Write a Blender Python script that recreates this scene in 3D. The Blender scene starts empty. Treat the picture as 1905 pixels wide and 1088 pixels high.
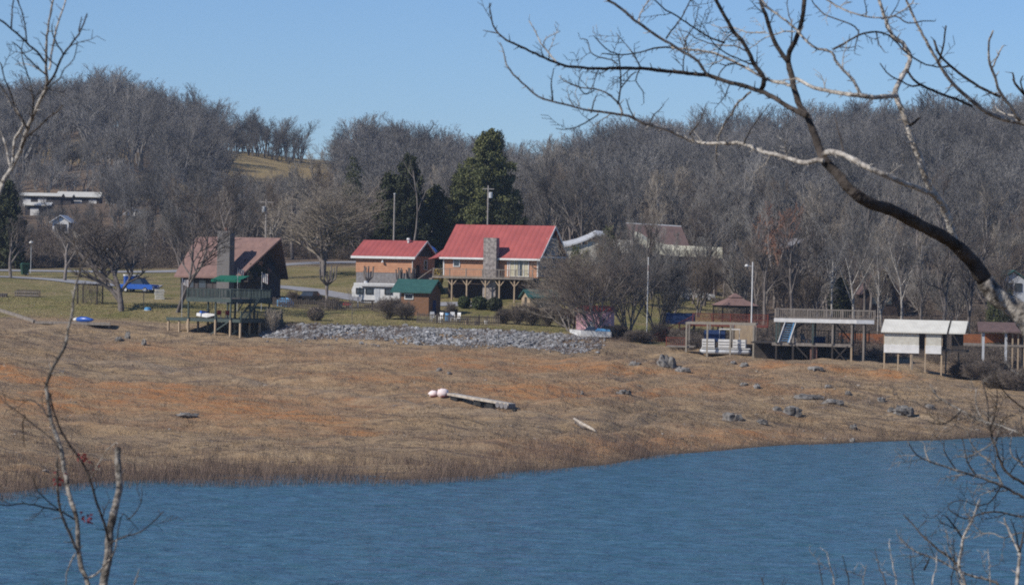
import bpy, math, random
import numpy as np
from mathutils import Vector, Matrix
R = math.radians
sc = bpy.context.scene
C = sc.collection

# ------------------------------------------------------------------ camera
FPX, CX, CY, CAMZ = 6013.0, 952.5, 544.0, 15.0
ROLL, PITCH = R(1.2), math.atan(44 / FPX)
Fv = Vector((0, math.cos(PITCH), -math.sin(PITCH)))
Xw, Uw = Vector((1, 0, 0)), Vector((0, math.sin(PITCH), math.cos(PITCH)))
cxv = math.cos(ROLL) * Xw + math.sin(ROLL) * Uw
cyv = -math.sin(ROLL) * Xw + math.cos(ROLL) * Uw
cam = bpy.data.cameras.new('camera')
camo = bpy.data.objects.new('camera', cam)
C.objects.link(camo)
m = Matrix((cxv, cyv, -Fv)).transposed().to_4x4()
m.translation = Vector((0, 0, CAMZ))
camo.matrix_world = m
cam.sensor_width = 36
cam.lens = FPX / 1905 * 36
cam.clip_start = 0.5
cam.clip_end = 6000
cam.dof.use_dof = True
cam.dof.focus_distance = 330
cam.dof.aperture_fstop = 8.0
sc.camera = camo

# ------------------------------------------------------------------ sky, sun, exposure
SUN_EL, SUN_AZ = R(38), R(238)          # azimuth clockwise from +Y: behind the camera on its left
sdir = Vector((math.sin(SUN_AZ) * math.cos(SUN_EL), math.cos(SUN_AZ) * math.cos(SUN_EL), math.sin(SUN_EL)))
w = bpy.data.worlds.new('World')
sc.world = w
w.use_nodes = True
nt = w.node_tree
bg = nt.nodes['Background']
sky = nt.nodes.new('ShaderNodeTexSky')
sky.sky_type = 'NISHITA'
sky.sun_disc = False
sky.sun_elevation = SUN_EL
sky.sun_rotation = SUN_AZ
sky.altitude = 1500
sky.air_density = 1.0
sky.dust_density = 0.0
sky.ozone_density = 4.0
tint = nt.nodes.new('ShaderNodeMix'); tint.data_type = 'RGBA'; tint.blend_type = 'MULTIPLY'
tint.inputs[0].default_value = 1
tint.inputs[7].default_value = (.86, 1.02, 1.27, 1)      # deep clear winter blue
nt.links.new(sky.outputs[0], tint.inputs[6])
nt.links.new(tint.outputs[2], bg.inputs[0])
bg.inputs[1].default_value = 0.084
sl = bpy.data.lights.new('sun', 'SUN')
sl.energy = 4.5
sl.angle = R(0.5)
sl.color = (1.0, 0.94, 0.86)
so = bpy.data.objects.new('sun', sl)
C.objects.link(so)
so.rotation_euler = (-sdir).to_track_quat('-Z', 'Y').to_euler()
sc.view_settings.view_transform = 'Standard'
sc.view_settings.look = 'None'
sc.view_settings.exposure = 0.0
sc.view_settings.gamma = 1.0
sc.render.engine = 'CYCLES'
sc.cycles.filter_width = 1.9
sc.cycles.use_denoising = False
sc.cycles.sample_clamp_direct = 6
sc.cycles.sample_clamp_indirect = 3
sc.cycles.max_bounces = 6
sc.cycles.volume_bounces = 0

# ------------------------------------------------------------------ pixel <-> world
def unproj(px, py, d):
    v = Fv + (px - CX) / FPX * cxv - (py - CY) / FPX * cyv
    t = d / v.y
    return Vector((v.x * t, d, CAMZ + v.z * t))
def proj(p):
    q = Vector(p) - Vector((0, 0, CAMZ))
    z = q.dot(Fv)
    return CX + FPX * q.dot(cxv) / z, CY - FPX * q.dot(cyv) / z
def noise2(x, y, seed=0):
    x = np.asarray(x, float); y = np.asarray(y, float)
    xi, yi = np.floor(x).astype(np.int64), np.floor(y).astype(np.int64)
    fx, fy = x - xi, y - yi
    fx, fy = fx * fx * (3 - 2 * fx), fy * fy * (3 - 2 * fy)
    def h(a, b):
        n = (a * 374761393 + b * 668265263 + seed * 1442695041) & 0xFFFFFFFF
        n = ((n ^ (n >> 13)) * 1274126177) & 0xFFFFFFFF
        return ((n ^ (n >> 16)) & 0xFFFF) / 65535.0
    return (h(xi, yi) * (1 - fx) + h(xi + 1, yi) * fx) * (1 - fy) + (h(xi, yi + 1) * (1 - fx) + h(xi + 1, yi + 1) * fx) * fy

COLS = [-600, 0, 200, 330, 450, 580, 750, 900, 1000, 1120, 1250, 1500, 1700, 1905, 2500]
def row(d, *pys): return [(d, p) for p in pys]
SH = [980, 918, 895, 892, 893, 893, 893, 885, 876, 866, 845, 827, 820, 812, 800]
T = []
T.append([(15 * FPX / (p - (500 + (c - CX) * math.tan(ROLL))), p) for c, p in zip(COLS, SH)])
T.append(list(zip([372, 368, 371, 372, 373, 368, 362, 360, 358, 354, 350, 340, 332, 322, 315],
                  [600, 613, 620, 624, 627, 634, 641, 646, 650, 655, 668, 684, 700, 742, 780])))
T.append(list(zip([382, 380, 383, 384, 381, 374, 370, 369, 368, 367, 366, 360, 355, 350, 345],
                  [575, 590, 594, 600, 606, 606, 611, 616, 621, 628, 641, 656, 667, 690, 720])))
T.append(row(388, 562, 575, 578, 580, 584, 590, 592, 597, 601, 606, 612, 628, 640, 655, 680))
T.append(row(410, 535, 545, 548, 549, 550, 555, 558, 552, 549, 560, 583, 600, 607, 615, 630))
T.append(row(430, 512, 520, 524, 528, 530, 532, 530, 530, 534, 545, 560, 580, 587, 592, 605))
T.append(row(460, 497, 505, 507, 508, 507, 505, 508, 512, 515, 525, 540, 560, 566, 570, 580))
T.append(row(500, 475, 482, 481, 480, 480, 480, 484, 488, 492, 502, 515, 532, 537, 540, 550))
T.append(row(600, 418, 430, 428, 418, 440, 450, 450, 448, 448, 450, 455, 465, 465, 460, 460))
T.append(row(700, 345, 368, 362, 356, 405, 420, 405, 405, 432, 390, 375, 370, 360, 360, 360))
T.append(row(780, 275, 285, 275, 335, 385, 385, 362, 375, 425, 350, 347, 336, 324, 322, 322))
T.append(row(900, 232, 250, 234, 270, 277, 306, 340, 365, 402, 335, 333, 310, 296, 286, 278))
T.append(row(1000, 250, 270, 255, 285, 310, 320, 350, 370, 390, 350, 350, 330, 315, 310, 300))
T.append(row(1500, 330, 340, 330, 345, 360, 380, 390, 410, 420, 400, 400, 390, 380, 380, 380))
NR = len(T)
UC = np.array([(c - CX) / FPX for c in COLS])
TD = np.array([[t[i][0] for i in range(len(COLS))] for t in T], float)
TZ = np.array([[unproj(COLS[i], t[i][1], t[i][0]).z for i in range(len(COLS))] for t in T])
TZ[0, :] = -0.02
near = [(-200, 14.0), (0, 13.3), (10, 12.9), (20, 12.0), (30, 10.7), (60, 6.3), (100, 1.0), (125, -3.0), (160, -4.5)]
TD = np.vstack([np.array([[d] * len(COLS) for d, z in near], float), TD[0] - 22, TD, np.full(len(COLS), 2600.)])
TZ = np.vstack([np.array([[z] * len(COLS) for d, z in near], float), np.full(len(COLS), -1.6), TZ, np.full(len(COLS), 40.)])
def smooth_cols(a, u):
    i = np.clip(np.searchsorted(UC, u) - 1, 0, len(UC) - 2)
    t = np.clip((u - UC[i]) / (UC[i + 1] - UC[i]), 0, 1)
    t = t * 0.5 + 0.5 * t * t * (3 - 2 * t)
    return a[:, i] * (1 - t) + a[:, i + 1] * t
def ground_uv(u, d):
    u = np.atleast_1d(np.asarray(u, float)); d = np.atleast_1d(np.asarray(d, float))
    D, Z = smooth_cols(TD, u), smooth_cols(TZ, u)
    z = np.empty_like(u)
    k = np.clip((D < d[None, :]).sum(0) - 1, 0, D.shape[0] - 2)
    j = np.arange(len(u))
    d0, d1, z0, z1 = D[k, j], D[k + 1, j], Z[k, j], Z[k + 1, j]
    z = z0 + (z1 - z0) * np.clip((d - d0) / (d1 - d0), 0, 1)
    s0, toe, crest = D[10, j], D[11, j], D[12, j]     # shore, toe of the bank, top of it
    x = u * np.maximum(d, 60)
    a = np.clip((d - s0) / 12, 0, 1) * np.clip((crest - d) / 8, 0, 1)
    b = (noise2(x / 16, d / 9, 1) - .5) * 1.0 + (noise2(x / 6, d / 2.6, 2) - .5) * .6 + (noise2(x / 1.6, d / 1.1, 3) - .5) * .34
    z = z + a * b
    # a faint bench running slantwise down the bank, and low terrace steps left by the falling water
    tt = (d - s0) / np.maximum(toe - s0, 1); px = u * FPX + CX; tk = .65 - (px - 300) * .000415
    z = z + a * np.clip((px + 100) / 200, 0, 1) * np.clip((1300 - px) / 300, 0, 1) * (.40 * np.exp(-((tt - tk + .02) / .02) ** 2) - .45 * np.exp(-((tt - tk - .035) / .022) ** 2))
    z = z + a * 0.17 * np.sin((d - s0) * 0.62 + 5 * noise2(x / 30, d / 30, 8))
    z = z + np.clip((d - 520) / 80, 0, 1) * (noise2(x / 45, d / 45, 5) - .5) * 6
    return z
def gz(x, y):
    return float(ground_uv(x / max(y, 60), y)[0])
def G(px, d, up=0):
    py = 560
    for _ in range(4):
        p = unproj(px, py, d)
        p.z = gz(p.x, d)
        py = proj(p)[1]
    p.z += up
    return p
_dd = np.arange(180, 950, 0.5)
def hit(px, py, up=0):
    v = Fv + (px - CX) / FPX * cxv - (py - CY) / FPX * cyv
    xs = v.x / v.y * _dd; zs = CAMZ + v.z / v.y * _dd
    g = np.maximum(ground_uv(xs / _dd, _dd), 0)
    k = np.nonzero(g >= zs)[0]
    d = _dd[k[0]] if len(k) else 600
    return Vector((v.x / v.y * d, d, gz(v.x / v.y * d, d) + up))
def zat(px, py, d): return unproj(px, py, d).z

# ------------------------------------------------------------------ materials
MATS = {}
def mat(name, c1, c2=None, rough=.8, scale=3.0, detail=6, bump=0, bscale=None, stretch=(1, 1, 1), metal=0, spec=.3,
        wave=None, rnd=0.0, emit=None, dist=0):
    if name in MATS: return MATS[name]
    m = bpy.data.materials.new(name); m.use_nodes = True
    n, l = m.node_tree.nodes, m.node_tree.links
    b = n['Principled BSDF']
    b.inputs['Roughness'].default_value = rough
    b.inputs['Metallic'].default_value = metal
    b.inputs['Specular IOR Level'].default_value = spec
    tc = n.new('ShaderNodeTexCoord'); mp = n.new('ShaderNodeMapping'); mp.inputs['Scale'].default_value = stretch
    l.new(tc.outputs['Object'], mp.inputs[0])
    tx = n.new('ShaderNodeTexNoise'); tx.inputs['Scale'].default_value = scale; tx.inputs['Detail'].default_value = detail
    tx.inputs['Distortion'].default_value = dist
    l.new(mp.outputs[0], tx.inputs['Vector'])
    rp = n.new('ShaderNodeMapRange'); rp.inputs[1].default_value = .35; rp.inputs[2].default_value = .65
    l.new(tx.outputs['Fac'], rp.inputs[0])
    c2 = c2 or tuple(v * .75 for v in c1)
    mx = n.new('ShaderNodeMix'); mx.data_type = 'RGBA'
    mx.inputs[6].default_value = (*c1, 1); mx.inputs[7].default_value = (*c2, 1)
    l.new(rp.outputs[0], mx.inputs[0])
    out = mx.outputs[2]
    if wave:   # (axis, scale, darkness)
        wv = n.new('ShaderNodeTexWave'); wv.wave_type = 'BANDS'; wv.bands_direction = wave[0]; wv.wave_profile = 'SIN'
        wv.inputs['Scale'].default_value = wave[1]; wv.inputs['Distortion'].default_value = 0.3
        l.new(tc.outputs['Object'], wv.inputs[0])
        r2 = n.new('ShaderNodeMapRange'); r2.inputs[1].default_value = 0; r2.inputs[2].default_value = .35
        r2.inputs[3].default_value = wave[2]; r2.inputs[4].default_value = 1
        l.new(wv.outputs['Fac'], r2.inputs[0])
        ml = n.new('ShaderNodeMix'); ml.data_type = 'RGBA'; ml.blend_type = 'MULTIPLY'; ml.inputs[0].default_value = 1
        l.new(out, ml.inputs[6]); l.new(r2.outputs[0], ml.inputs[7]); out = ml.outputs[2]
        bp = n.new('ShaderNodeBump'); bp.inputs['Strength'].default_value = .6; bp.inputs['Distance'].default_value = .03
        l.new(wv.outputs['Fac'], bp.inputs['Height']); l.new(bp.outputs[0], b.inputs['Normal'])
    elif bump:
        t2 = n.new('ShaderNodeTexNoise'); t2.inputs['Scale'].default_value = bscale or scale * 3; t2.inputs['Detail'].default_value = 4
        l.new(mp.outputs[0], t2.inputs['Vector'])
        bp = n.new('ShaderNodeBump'); bp.inputs['Strength'].default_value = bump; bp.inputs['Distance'].default_value = .1
        l.new(t2.outputs['Fac'], bp.inputs['Height']); l.new(bp.outputs[0], b.inputs['Normal'])
    if rnd:
        oi = n.new('ShaderNodeObjectInfo'); hs = n.new('ShaderNodeHueSaturation')
        r3 = n.new('ShaderNodeMapRange'); r3.inputs[3].default_value = 1 - rnd; r3.inputs[4].default_value = 1 + rnd
        l.new(oi.outputs['Random'], r3.inputs[0]); l.new(r3.outputs[0], hs.inputs['Value'])
        l.new(out, hs.inputs['Color']); out = hs.outputs[0]
    l.new(out, b.inputs['Base Color'])
    MATS[name] = m
    return m
M = dict(
    log=mat('log_siding', (.56, .29, .165), (.47, .23, .13), .7, 2.0, wave=('Z', 1.35, .6)),
    redroof=mat('red_metal_roof', (.40, .098, .086), (.33, .08, .072), .55, .5, spec=.4, wave=('X', .42, .84)),
    brownroof=mat('faded_brown_shingle', (.235, .145, .122), (.18, .112, .098), .85, 1.5, bump=.4, bscale=12),
    darkroof=mat('dark_brown_shingle', (.15, .10, .09), (.11, .075, .07), .85, 2.0, bump=.4, bscale=12),
    greenroof=mat('green_metal_roof', (.04, .115, .10), (.03, .09, .08), .5, 2.0, wave=('X', 1.5, .75)),
    greencloth=mat('green_canopy_cloth', (.01, .14, .085), (.01, .11, .07), .8, 3),
    greywall=mat('grey_board_wall', (.085, .075, .075), (.06, .055, .055), .85, 3, wave=('X', 2.0, .7)),
    darkwall=mat('dark_brown_board_wall', (.07, .05, .04), (.05, .035, .03), .85, 3, wave=('X', 2.0, .7)),
    stone=mat('grey_fieldstone', (.36, .32, .29), (.17, .15, .14), .9, 3.2, detail=8, bump=.8, bscale=5),
    chimney=mat('grey_rendered_chimney', (.17, .16, .155), (.135, .125, .12), .9, 5, bump=.4, bscale=14),
    block=mat('grey_block_foundation', (.25, .24, .24), (.18, .17, .17), .9, 3, bump=.3),
    white=mat('white_paint', (.74, .73, .70), (.62, .61, .58), .5, 2.0),
    cream=mat('cream_vinyl', (.60, .58, .50), (.50, .47, .40), .6, 2.0, wave=('X', 3.0, .88)),
    whitemetal=mat('white_metal_roof', (.72, .70, .62), (.62, .60, .53), .45, 1.0, wave=('X', 2.0, .86)),
    creamroof=mat('pale_cream_roof', (.60, .57, .44), (.42, .40, .31), .7, 1.2),
    glass=mat('window_glass', (.03, .04, .05), (.05, .06, .08), .08, 1.0, spec=.6),
    curtain=mat('cream_curtain', (.52, .48, .34), (.44, .40, .28), .9, 4),
    wood=mat('weathered_grey_wood', (.27, .235, .20), (.18, .155, .13), .9, 4, stretch=(1, 1, .3), bump=.3),
    palewood=mat('pale_post_wood', (.42, .32, .21), (.33, .25, .17), .85, 4, stretch=(1, 1, .3)),
    greenwood=mat('grey_green_painted_wood', (.072, .095, .087), (.05, .068, .062), .8, 4),
    darkwood=mat('dark_stained_and_shade_wood', (.055, .045, .038), (.035, .03, .026), .85, 4),  # also stands in for shade on the stair dock's lower parts
    redwood=mat('red_stained_wood', (.22, .06, .04), (.15, .045, .03), .85, 4),
    tanwood=mat('tan_frame_wood', (.34, .30, .24), (.26, .23, .185), .8, 4),
    rust=mat('rusty_orange_boards', (.36, .13, .05), (.25, .09, .04), .9, 2, bump=.3),
    pink=mat('faded_pink_sheet', (.72, .44, .46), (.62, .34, .36), .7, 2),
    bluepaint=mat('blue_car_paint', (.02, .10, .42), (.02, .085, .36), .3, 2, spec=.5),
    bluetarp=mat('pale_blue_tarp', (.10, .30, .52), (.07, .22, .42), .6, 3, bump=.6, bscale=4),
    navy=mat('navy_cover_fabric', (.02, .045, .13), (.015, .035, .10), .8, 2),
    black=mat('black_paint', (.02, .02, .022), (.014, .014, .016), .4, 2),
    tyre=mat('black_rubber', (.02, .02, .02), (.03, .03, .03), .9, 2),
    red=mat('red_plastic', (.50, .03, .03), (.4, .02, .02), .6, 2),
    flagred=mat('flag_red', (.45, .05, .06), (.4, .04, .05), .8, 3),
    yellow=mat('yellow_leaves', (.42, .30, .03), (.30, .22, .02), .9, 3),
    concrete=mat('pale_concrete', (.42, .40, .37), (.34, .32, .29), .9, 3),
    brick=mat('brown_brick', (.24, .13, .10), (.15, .085, .07), .9, 6, bump=.5),
    galv=mat('galvanised_metal', (.55, .56, .57), (.45, .46, .47), .4, 3, spec=.5),
    polewood=mat('silver_grey_pole_wood', (.36, .33, .30), (.28, .25, .23), .9, 3),
    green=mat('dark_green_plastic', (.02, .06, .035), (.015, .05, .03), .5, 3),
    bark=mat('grey_brown_bark', (.24, .21, .185), (.12, .10, .09), .95, 2.5, bump=.5, stretch=(1, 1, .4), rnd=.25),
    palebark=mat('pale_mottled_bark', (.56, .52, .46), (.19, .165, .14), .9, 7.5, detail=7, bump=.8, bscale=18, dist=1.0),
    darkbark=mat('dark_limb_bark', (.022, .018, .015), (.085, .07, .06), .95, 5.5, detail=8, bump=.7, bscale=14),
    darktwig=mat('dark_twigs', (.13, .11, .095), (.08, .068, .06), .9, .5),
    mottled=mat('mottled_grey_bark', (.34, .31, .27), (.07, .06, .05), .9, 8, detail=8, bump=.8, bscale=18, dist=1.0),
    twig=mat('grey_brown_twigs', (.24, .222, .198), (.14, .128, .115), .9, .35, rnd=.28),
    tantwig=mat('tan_twigs', (.35, .30, .235), (.23, .195, .155), .9, .5, rnd=.15),
    browntwig=mat('brown_twigs', (.175, .14, .11), (.11, .09, .075), .9, .5, rnd=.15),
    rustleaf=mat('withered_rust_leaves', (.26, .135, .085), (.17, .095, .065), .9, .5),
    redleaf=mat('dark_red_leaves', (.20, .015, .02), (.13, .01, .015), .7, 3),
    needle=mat('evergreen_needles', (.13, .135, .05), (.065, .075, .03), .8, .45, rnd=.2),
    darkneedle=mat('dark_evergreen_needles', (.062, .068, .03), (.035, .042, .02), .8, .5, rnd=.15),
    shedwall=mat('brown_shade_darkened_siding', (.24, .125, .07), (.19, .10, .055), .8, 2.0, wave=('Z', 2.4, .6)),  # shed wall brown, darkened in its colour for the shade it stands in
    boxleaf=mat('clipped_green_leaves', (.075, .095, .035), (.05, .065, .03), .8, 2),
    rock=mat('grey_limestone', (.25, .235, .215), (.085, .078, .072), .95, 2.2, bump=.6, bscale=4, rnd=.2),
    driftwood=mat('bleached_driftwood', (.52, .46, .38), (.34, .29, .23), .9, 3),
    straw=mat('dry_straw_grass', (.34, .25, .155), (.21, .15, .10), .95, .3),
    reed=mat('brown_shore_weeds', (.20, .14, .105), (.13, .092, .072), .95, .4),
    road=mat('pale_grey_asphalt', (.30, .30, .31), (.24, .24, .25), .95, .6, bump=.2, bscale=8),
)

# ------------------------------------------------------------------ mesh helpers
def link(o, parent=None):
    C.objects.link(o)
    if parent is not None: o.parent = parent
    return o
def thing(name, label, cat, loc=(0, 0, 0), rz=0, group=None):
    o = bpy.data.objects.new(name, None)
    o.empty_display_size = .3
    C.objects.link(o)
    o.location = loc; o.rotation_euler = (0, 0, rz)
    o['label'] = label; o['category'] = cat
    if group: o['group'] = group
    return o
def tag(o, label=None, cat=None, group=None, kind=None):
    if label: o['label'] = label
    if cat: o['category'] = cat
    if group: o['group'] = group
    if kind: o['kind'] = kind
    return o
def npmesh(name, V, Q, material, parent=None, smooth=False, tris=False):
    V = np.asarray(V, np.float32).reshape(-1, 3); Q = np.asarray(Q, np.int32)
    k = Q.shape[1]
    me = bpy.data.meshes.new(name)
    me.vertices.add(len(V)); me.vertices.foreach_set('co', V.ravel())
    me.loops.add(Q.size); me.loops.foreach_set('vertex_index', Q.ravel())
    me.polygons.add(len(Q)); me.polygons.foreach_set('loop_start', np.arange(0, Q.size, k, dtype=np.int32))
    me.polygons.foreach_set('loop_total', np.full(len(Q), k, np.int32))
    me.polygons.foreach_set('use_smooth', np.full(len(Q), smooth, bool))
    me.update(calc_edges=True)
    me.materials.append(material)
    o = bpy.data.objects.new(name, me)
    return link(o, parent)
class MB:
    def __init__(s): s.v, s.f = [], []
    def _add(s, vs, fs):
        n = len(s.v); s.v += [tuple(v) for v in vs]; s.f += [tuple(n + i for i in f) for f in fs]; return s
    def box(s, x0, x1, y0, y1, z0, z1):
        return s._add([(x0, y0, z0), (x1, y0, z0), (x1, y1, z0), (x0, y1, z0), (x0, y0, z1), (x1, y0, z1), (x1, y1, z1), (x0, y1, z1)],
                      [(0, 3, 2, 1), (4, 5, 6, 7), (0, 1, 5, 4), (1, 2, 6, 5), (2, 3, 7, 6), (3, 0, 4, 7)])
    def prism(s, poly, ax, a0, a1):      # polygon in the two other axes, swept along ax
        n = len(poly)
        def pt(p, a):
            return (a, p[0], p[1]) if ax == 'x' else (p[0], a, p[1]) if ax == 'y' else (p[0], p[1], a)
        vs = [pt(p, a0) for p in poly] + [pt(p, a1) for p in poly]
        return s._add(vs, [tuple(range(n))[::-1], tuple(range(n, 2 * n))] + [(i, (i + 1) % n, n + (i + 1) % n, n + i) for i in range(n)])
    def loft(s, a, b):                    # two equal loops joined, both capped
        n = len(a)
        return s._add(list(a) + list(b), [tuple(range(n))[::-1], tuple(range(n, 2 * n))] + [(i, (i + 1) % n, n + (i + 1) % n, n + i) for i in range(n)])
    def bar(s, p, q, w=.1, h=None):
        p, q = Vector(p), Vector(q); h = h or w
        d = (q - p).normalized()
        a = d.cross(Vector((0, 0, 1)))
        a = a.normalized() if a.length > 1e-3 else Vector((1, 0, 0))
        b = d.cross(a)
        c = [a * w / 2 + b * h / 2, -a * w / 2 + b * h / 2, -a * w / 2 - b * h / 2, a * w / 2 - b * h / 2]
        return s.loft([p + k for k in c], [q + k for k in c])
    def tube(s, pts, rs, k=8):
        pts = [Vector(p) for p in pts]
        if not hasattr(rs, '__len__'): rs = [rs] * len(pts)
        rings = []
        a = None
        for i, p in enumerate(pts):
            d = (pts[min(i + 1, len(pts) - 1)] - pts[max(i - 1, 0)]).normalized()
            if a is None:
                a = d.cross(Vector((0, 1, 0.2)))
                if a.length < .1: a = d.cross(Vector((1, 0, 0)))
            a = (a - d * a.dot(d)).normalized(); b = d.cross(a)
            rings.append([p + (a * math.cos(t) + b * math.sin(t)) * rs[i] for t in [2 * math.pi * j / k for j in range(k)]])
        n = len(s.v)
        s.v += [tuple(v) for r in rings for v in r]
        for i in range(len(rings) - 1):
            for j in range(k):
                s.f.append((n + i * k + j, n + i * k + (j + 1) % k, n + (i + 1) * k + (j + 1) % k, n + (i + 1) * k + j))
        s.f.append(tuple(n + j for j in range(k))[::-1]); s.f.append(tuple(n + (len(rings) - 1) * k + j for j in range(k)))
        return s
    def lathe(s, prof, c=(0, 0, 0), k=12):   # profile of (radius, z)
        n = len(s.v)
        for r, z in prof:
            for j in range(k):
                t = 2 * math.pi * j / k; s.v.append((c[0] + r * math.cos(t), c[1] + r * math.sin(t), c[2] + z))
        for i in range(len(prof) - 1):
            for j in range(k):
                s.f.append((n + i * k + j, n + i * k + (j + 1) % k, n + (i + 1) * k + (j + 1) % k, n + (i + 1) * k + j))
        s.f.append(tuple(n + j for j in range(k))[::-1]); s.f.append(tuple(n + (len(prof) - 1) * k + j for j in range(k)))
        return s
    def blob(s, c, rad, seed=0, rough=.25, nu=12, nv=8):
        rg = random.Random(seed); n = len(s.v)
        for i in range(nv + 1):
            ph = math.pi * i / nv
            for j in range(nu):
                t = 2 * math.pi * j / nu; q = 1 + (rg.random() - .5) * 2 * rough * (0 if i in (0, nv) else 1)
                s.v.append((c[0] + rad[0] * q * math.sin(ph) * math.cos(t), c[1] + rad[1] * q * math.sin(ph) * math.sin(t), c[2] + rad[2] * q * math.cos(ph)))
        for i in range(nv):
            for j in range(nu):
                s.f.append((n + i * nu + j, n + (i + 1) * nu + j, n + (i + 1) * nu + (j + 1) % nu, n + i * nu + (j + 1) % nu))
        return s
    def build(s, name, material, parent=None, smooth=False):
        me = bpy.data.meshes.new(name); me.from_pydata(s.v, [], s.f); me.materials.append(material)
        if smooth:
            for p in me.polygons: p.use_smooth = True
        return link(bpy.data.objects.new(name, me), parent)
def copy_tree(o, parent=None):
    c = o.copy(); C.objects.link(c); c.parent = parent
    for ch in list(o.children): copy_tree(ch, c)
    return c

# ------------------------------------------------------------------ ground
def build_ground():
    u = np.concatenate([np.linspace(-.75, -.18, 50)[:-1], np.linspace(-.18, .18, 420), np.linspace(.18, .75, 50)[1:]])
    d = np.concatenate([np.arange(-150, 0, 15), np.arange(0, 196, 4), np.arange(196, 400, .55), np.arange(400, 520, 2),
                        np.arange(520, 1000, 8), np.arange(1000, 2501, 75)])
    U, D = np.meshgrid(u, d)
    Z = ground_uv(U.ravel(), D.ravel())
    X = U.ravel() * np.maximum(D.ravel(), 60)
    V = np.stack([X, D.ravel(), Z], 1)
    nu = len(u); i = np.arange((len(d) - 1) * (nu - 1)); r, c = i // (nu - 1), i % (nu - 1)
    a = r * nu + c
    Q = np.stack([a, a + 1, a + nu + 1, a + nu], 1)
    # what the ground is made of, by place
    uu, dd = U.ravel(), D.ravel(); px = uu * FPX + CX
    CD = smooth_cols(TD, uu); s0, toe, crest = CD[10], CD[11], CD[12]
    wob = (noise2(X / 7, dd / 5, 31) - .5) * 7
    lawn = np.clip((dd + wob - crest) / 4, 0, 1) * np.clip((485 + wob * 3 - dd) / 15, 0, 1)
    wood_r = np.clip((px - 1330 + wob * 8) / 90, 0, 1) * np.clip((dd - crest - 1) / 4, 0, 1)
    lawn = lawn * (1 - wood_r * .93)
    fld = np.clip((dd - 785) / 20, 0, 1) * np.clip((px - 400) / 30, 0, 1) * np.clip((640 - px) / 30, 0, 1)
    clr = np.clip(1 - np.abs((px - 330) / 110), 0, 1) * np.clip(1 - np.abs((dd - 690) / 50), 0, 1) * 2
    lf = np.clip(1 - np.abs((px - 150) / 120), 0, 1) * np.clip(1 - np.abs((dd - 790) / 40), 0, 1) * 2
    field = np.clip(fld + clr + lf, 0, 1)
    litter = np.clip((dd - np.where(px < 360, 467, 480) + wob * np.where(px < 360, .3, 3)) / 6, 0, 1) + wood_r
    litter = np.clip(litter, 0, 1) * (1 - field)
    bank = (dd < crest)
    t = (dd - s0) / np.maximum(toe - s0, 1)          # 0 at the water, 1 at the toe of the bank
    def band(pc, pw, tc, tw, k=1): return k * np.exp(-((px - pc) / pw) ** 2 - ((t - tc) / tw) ** 2)
    n1 = noise2(X / 14, dd / 3.5, 11); n2 = noise2(X / 5, dd / 1.6, 12)
    o = band(20, 200, .56 - (px - 60) * .00047, .035, 3.0) + band(420, 300, .56 - (px - 60) * .00047, .022, 1.3) + band(380, 300, .30, .06, .45) + band(60, 160, .40, .06, .6) + band(380, 200, .84, .06, .5) + band(700, 260, .66, .06, .45) + band(900, 260, .84, .07, .9) + \
        band(1250, 220, .80, .06, 1.0) + band(420, 260, .44, .08, .6) + band(1050, 250, .55, .1, .7) + band(1400, 200, .62, .05, .6) + \
        band(1290, 260, .12, .08, .8) + band(1530, 150, .97, .06, .8) + band(1640, 60, 1.02, .05, .8)
    orange = np.clip(o * 1.5 * (n1 * .9 + n2 * .8 - .12) + np.clip(n1 * n2 * 2 - .95, 0, 1) * .5, 0, 1) * bank * (t > 0)
    me_o = npmesh('ground', V, Q, ground_mat(), smooth=True)
    me = me_o.data
    ca = me.color_attributes.new('zone', 'FLOAT_COLOR', 'POINT')
    arr = np.stack([lawn, litter, orange, np.ones_like(lawn)], 1).astype(np.float32)
    ca.data.foreach_set('color', arr.ravel())
    at = me.attributes.new('field', 'FLOAT', 'POINT'); at.data.foreach_set('value', field.astype(np.float32))
    tk = .65 - (px - 300) * .000415
    track = np.exp(-((t - tk) / .022) ** 2) * bank * np.clip((1200 - px) / 300, 0, 1) * (.5 + .5 * n1)
    at = me.attributes.new('track', 'FLOAT', 'POINT'); at.data.foreach_set('value', np.clip(track, 0, 1).astype(np.float32))
    wet = np.clip(1 - (dd - s0) / 5, 0, 1) * (dd > s0 - 40)
    at = me.attributes.new('wet', 'FLOAT', 'POINT'); at.data.foreach_set('value', wet.astype(np.float32))
    me_o['kind'] = 'structure'
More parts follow.
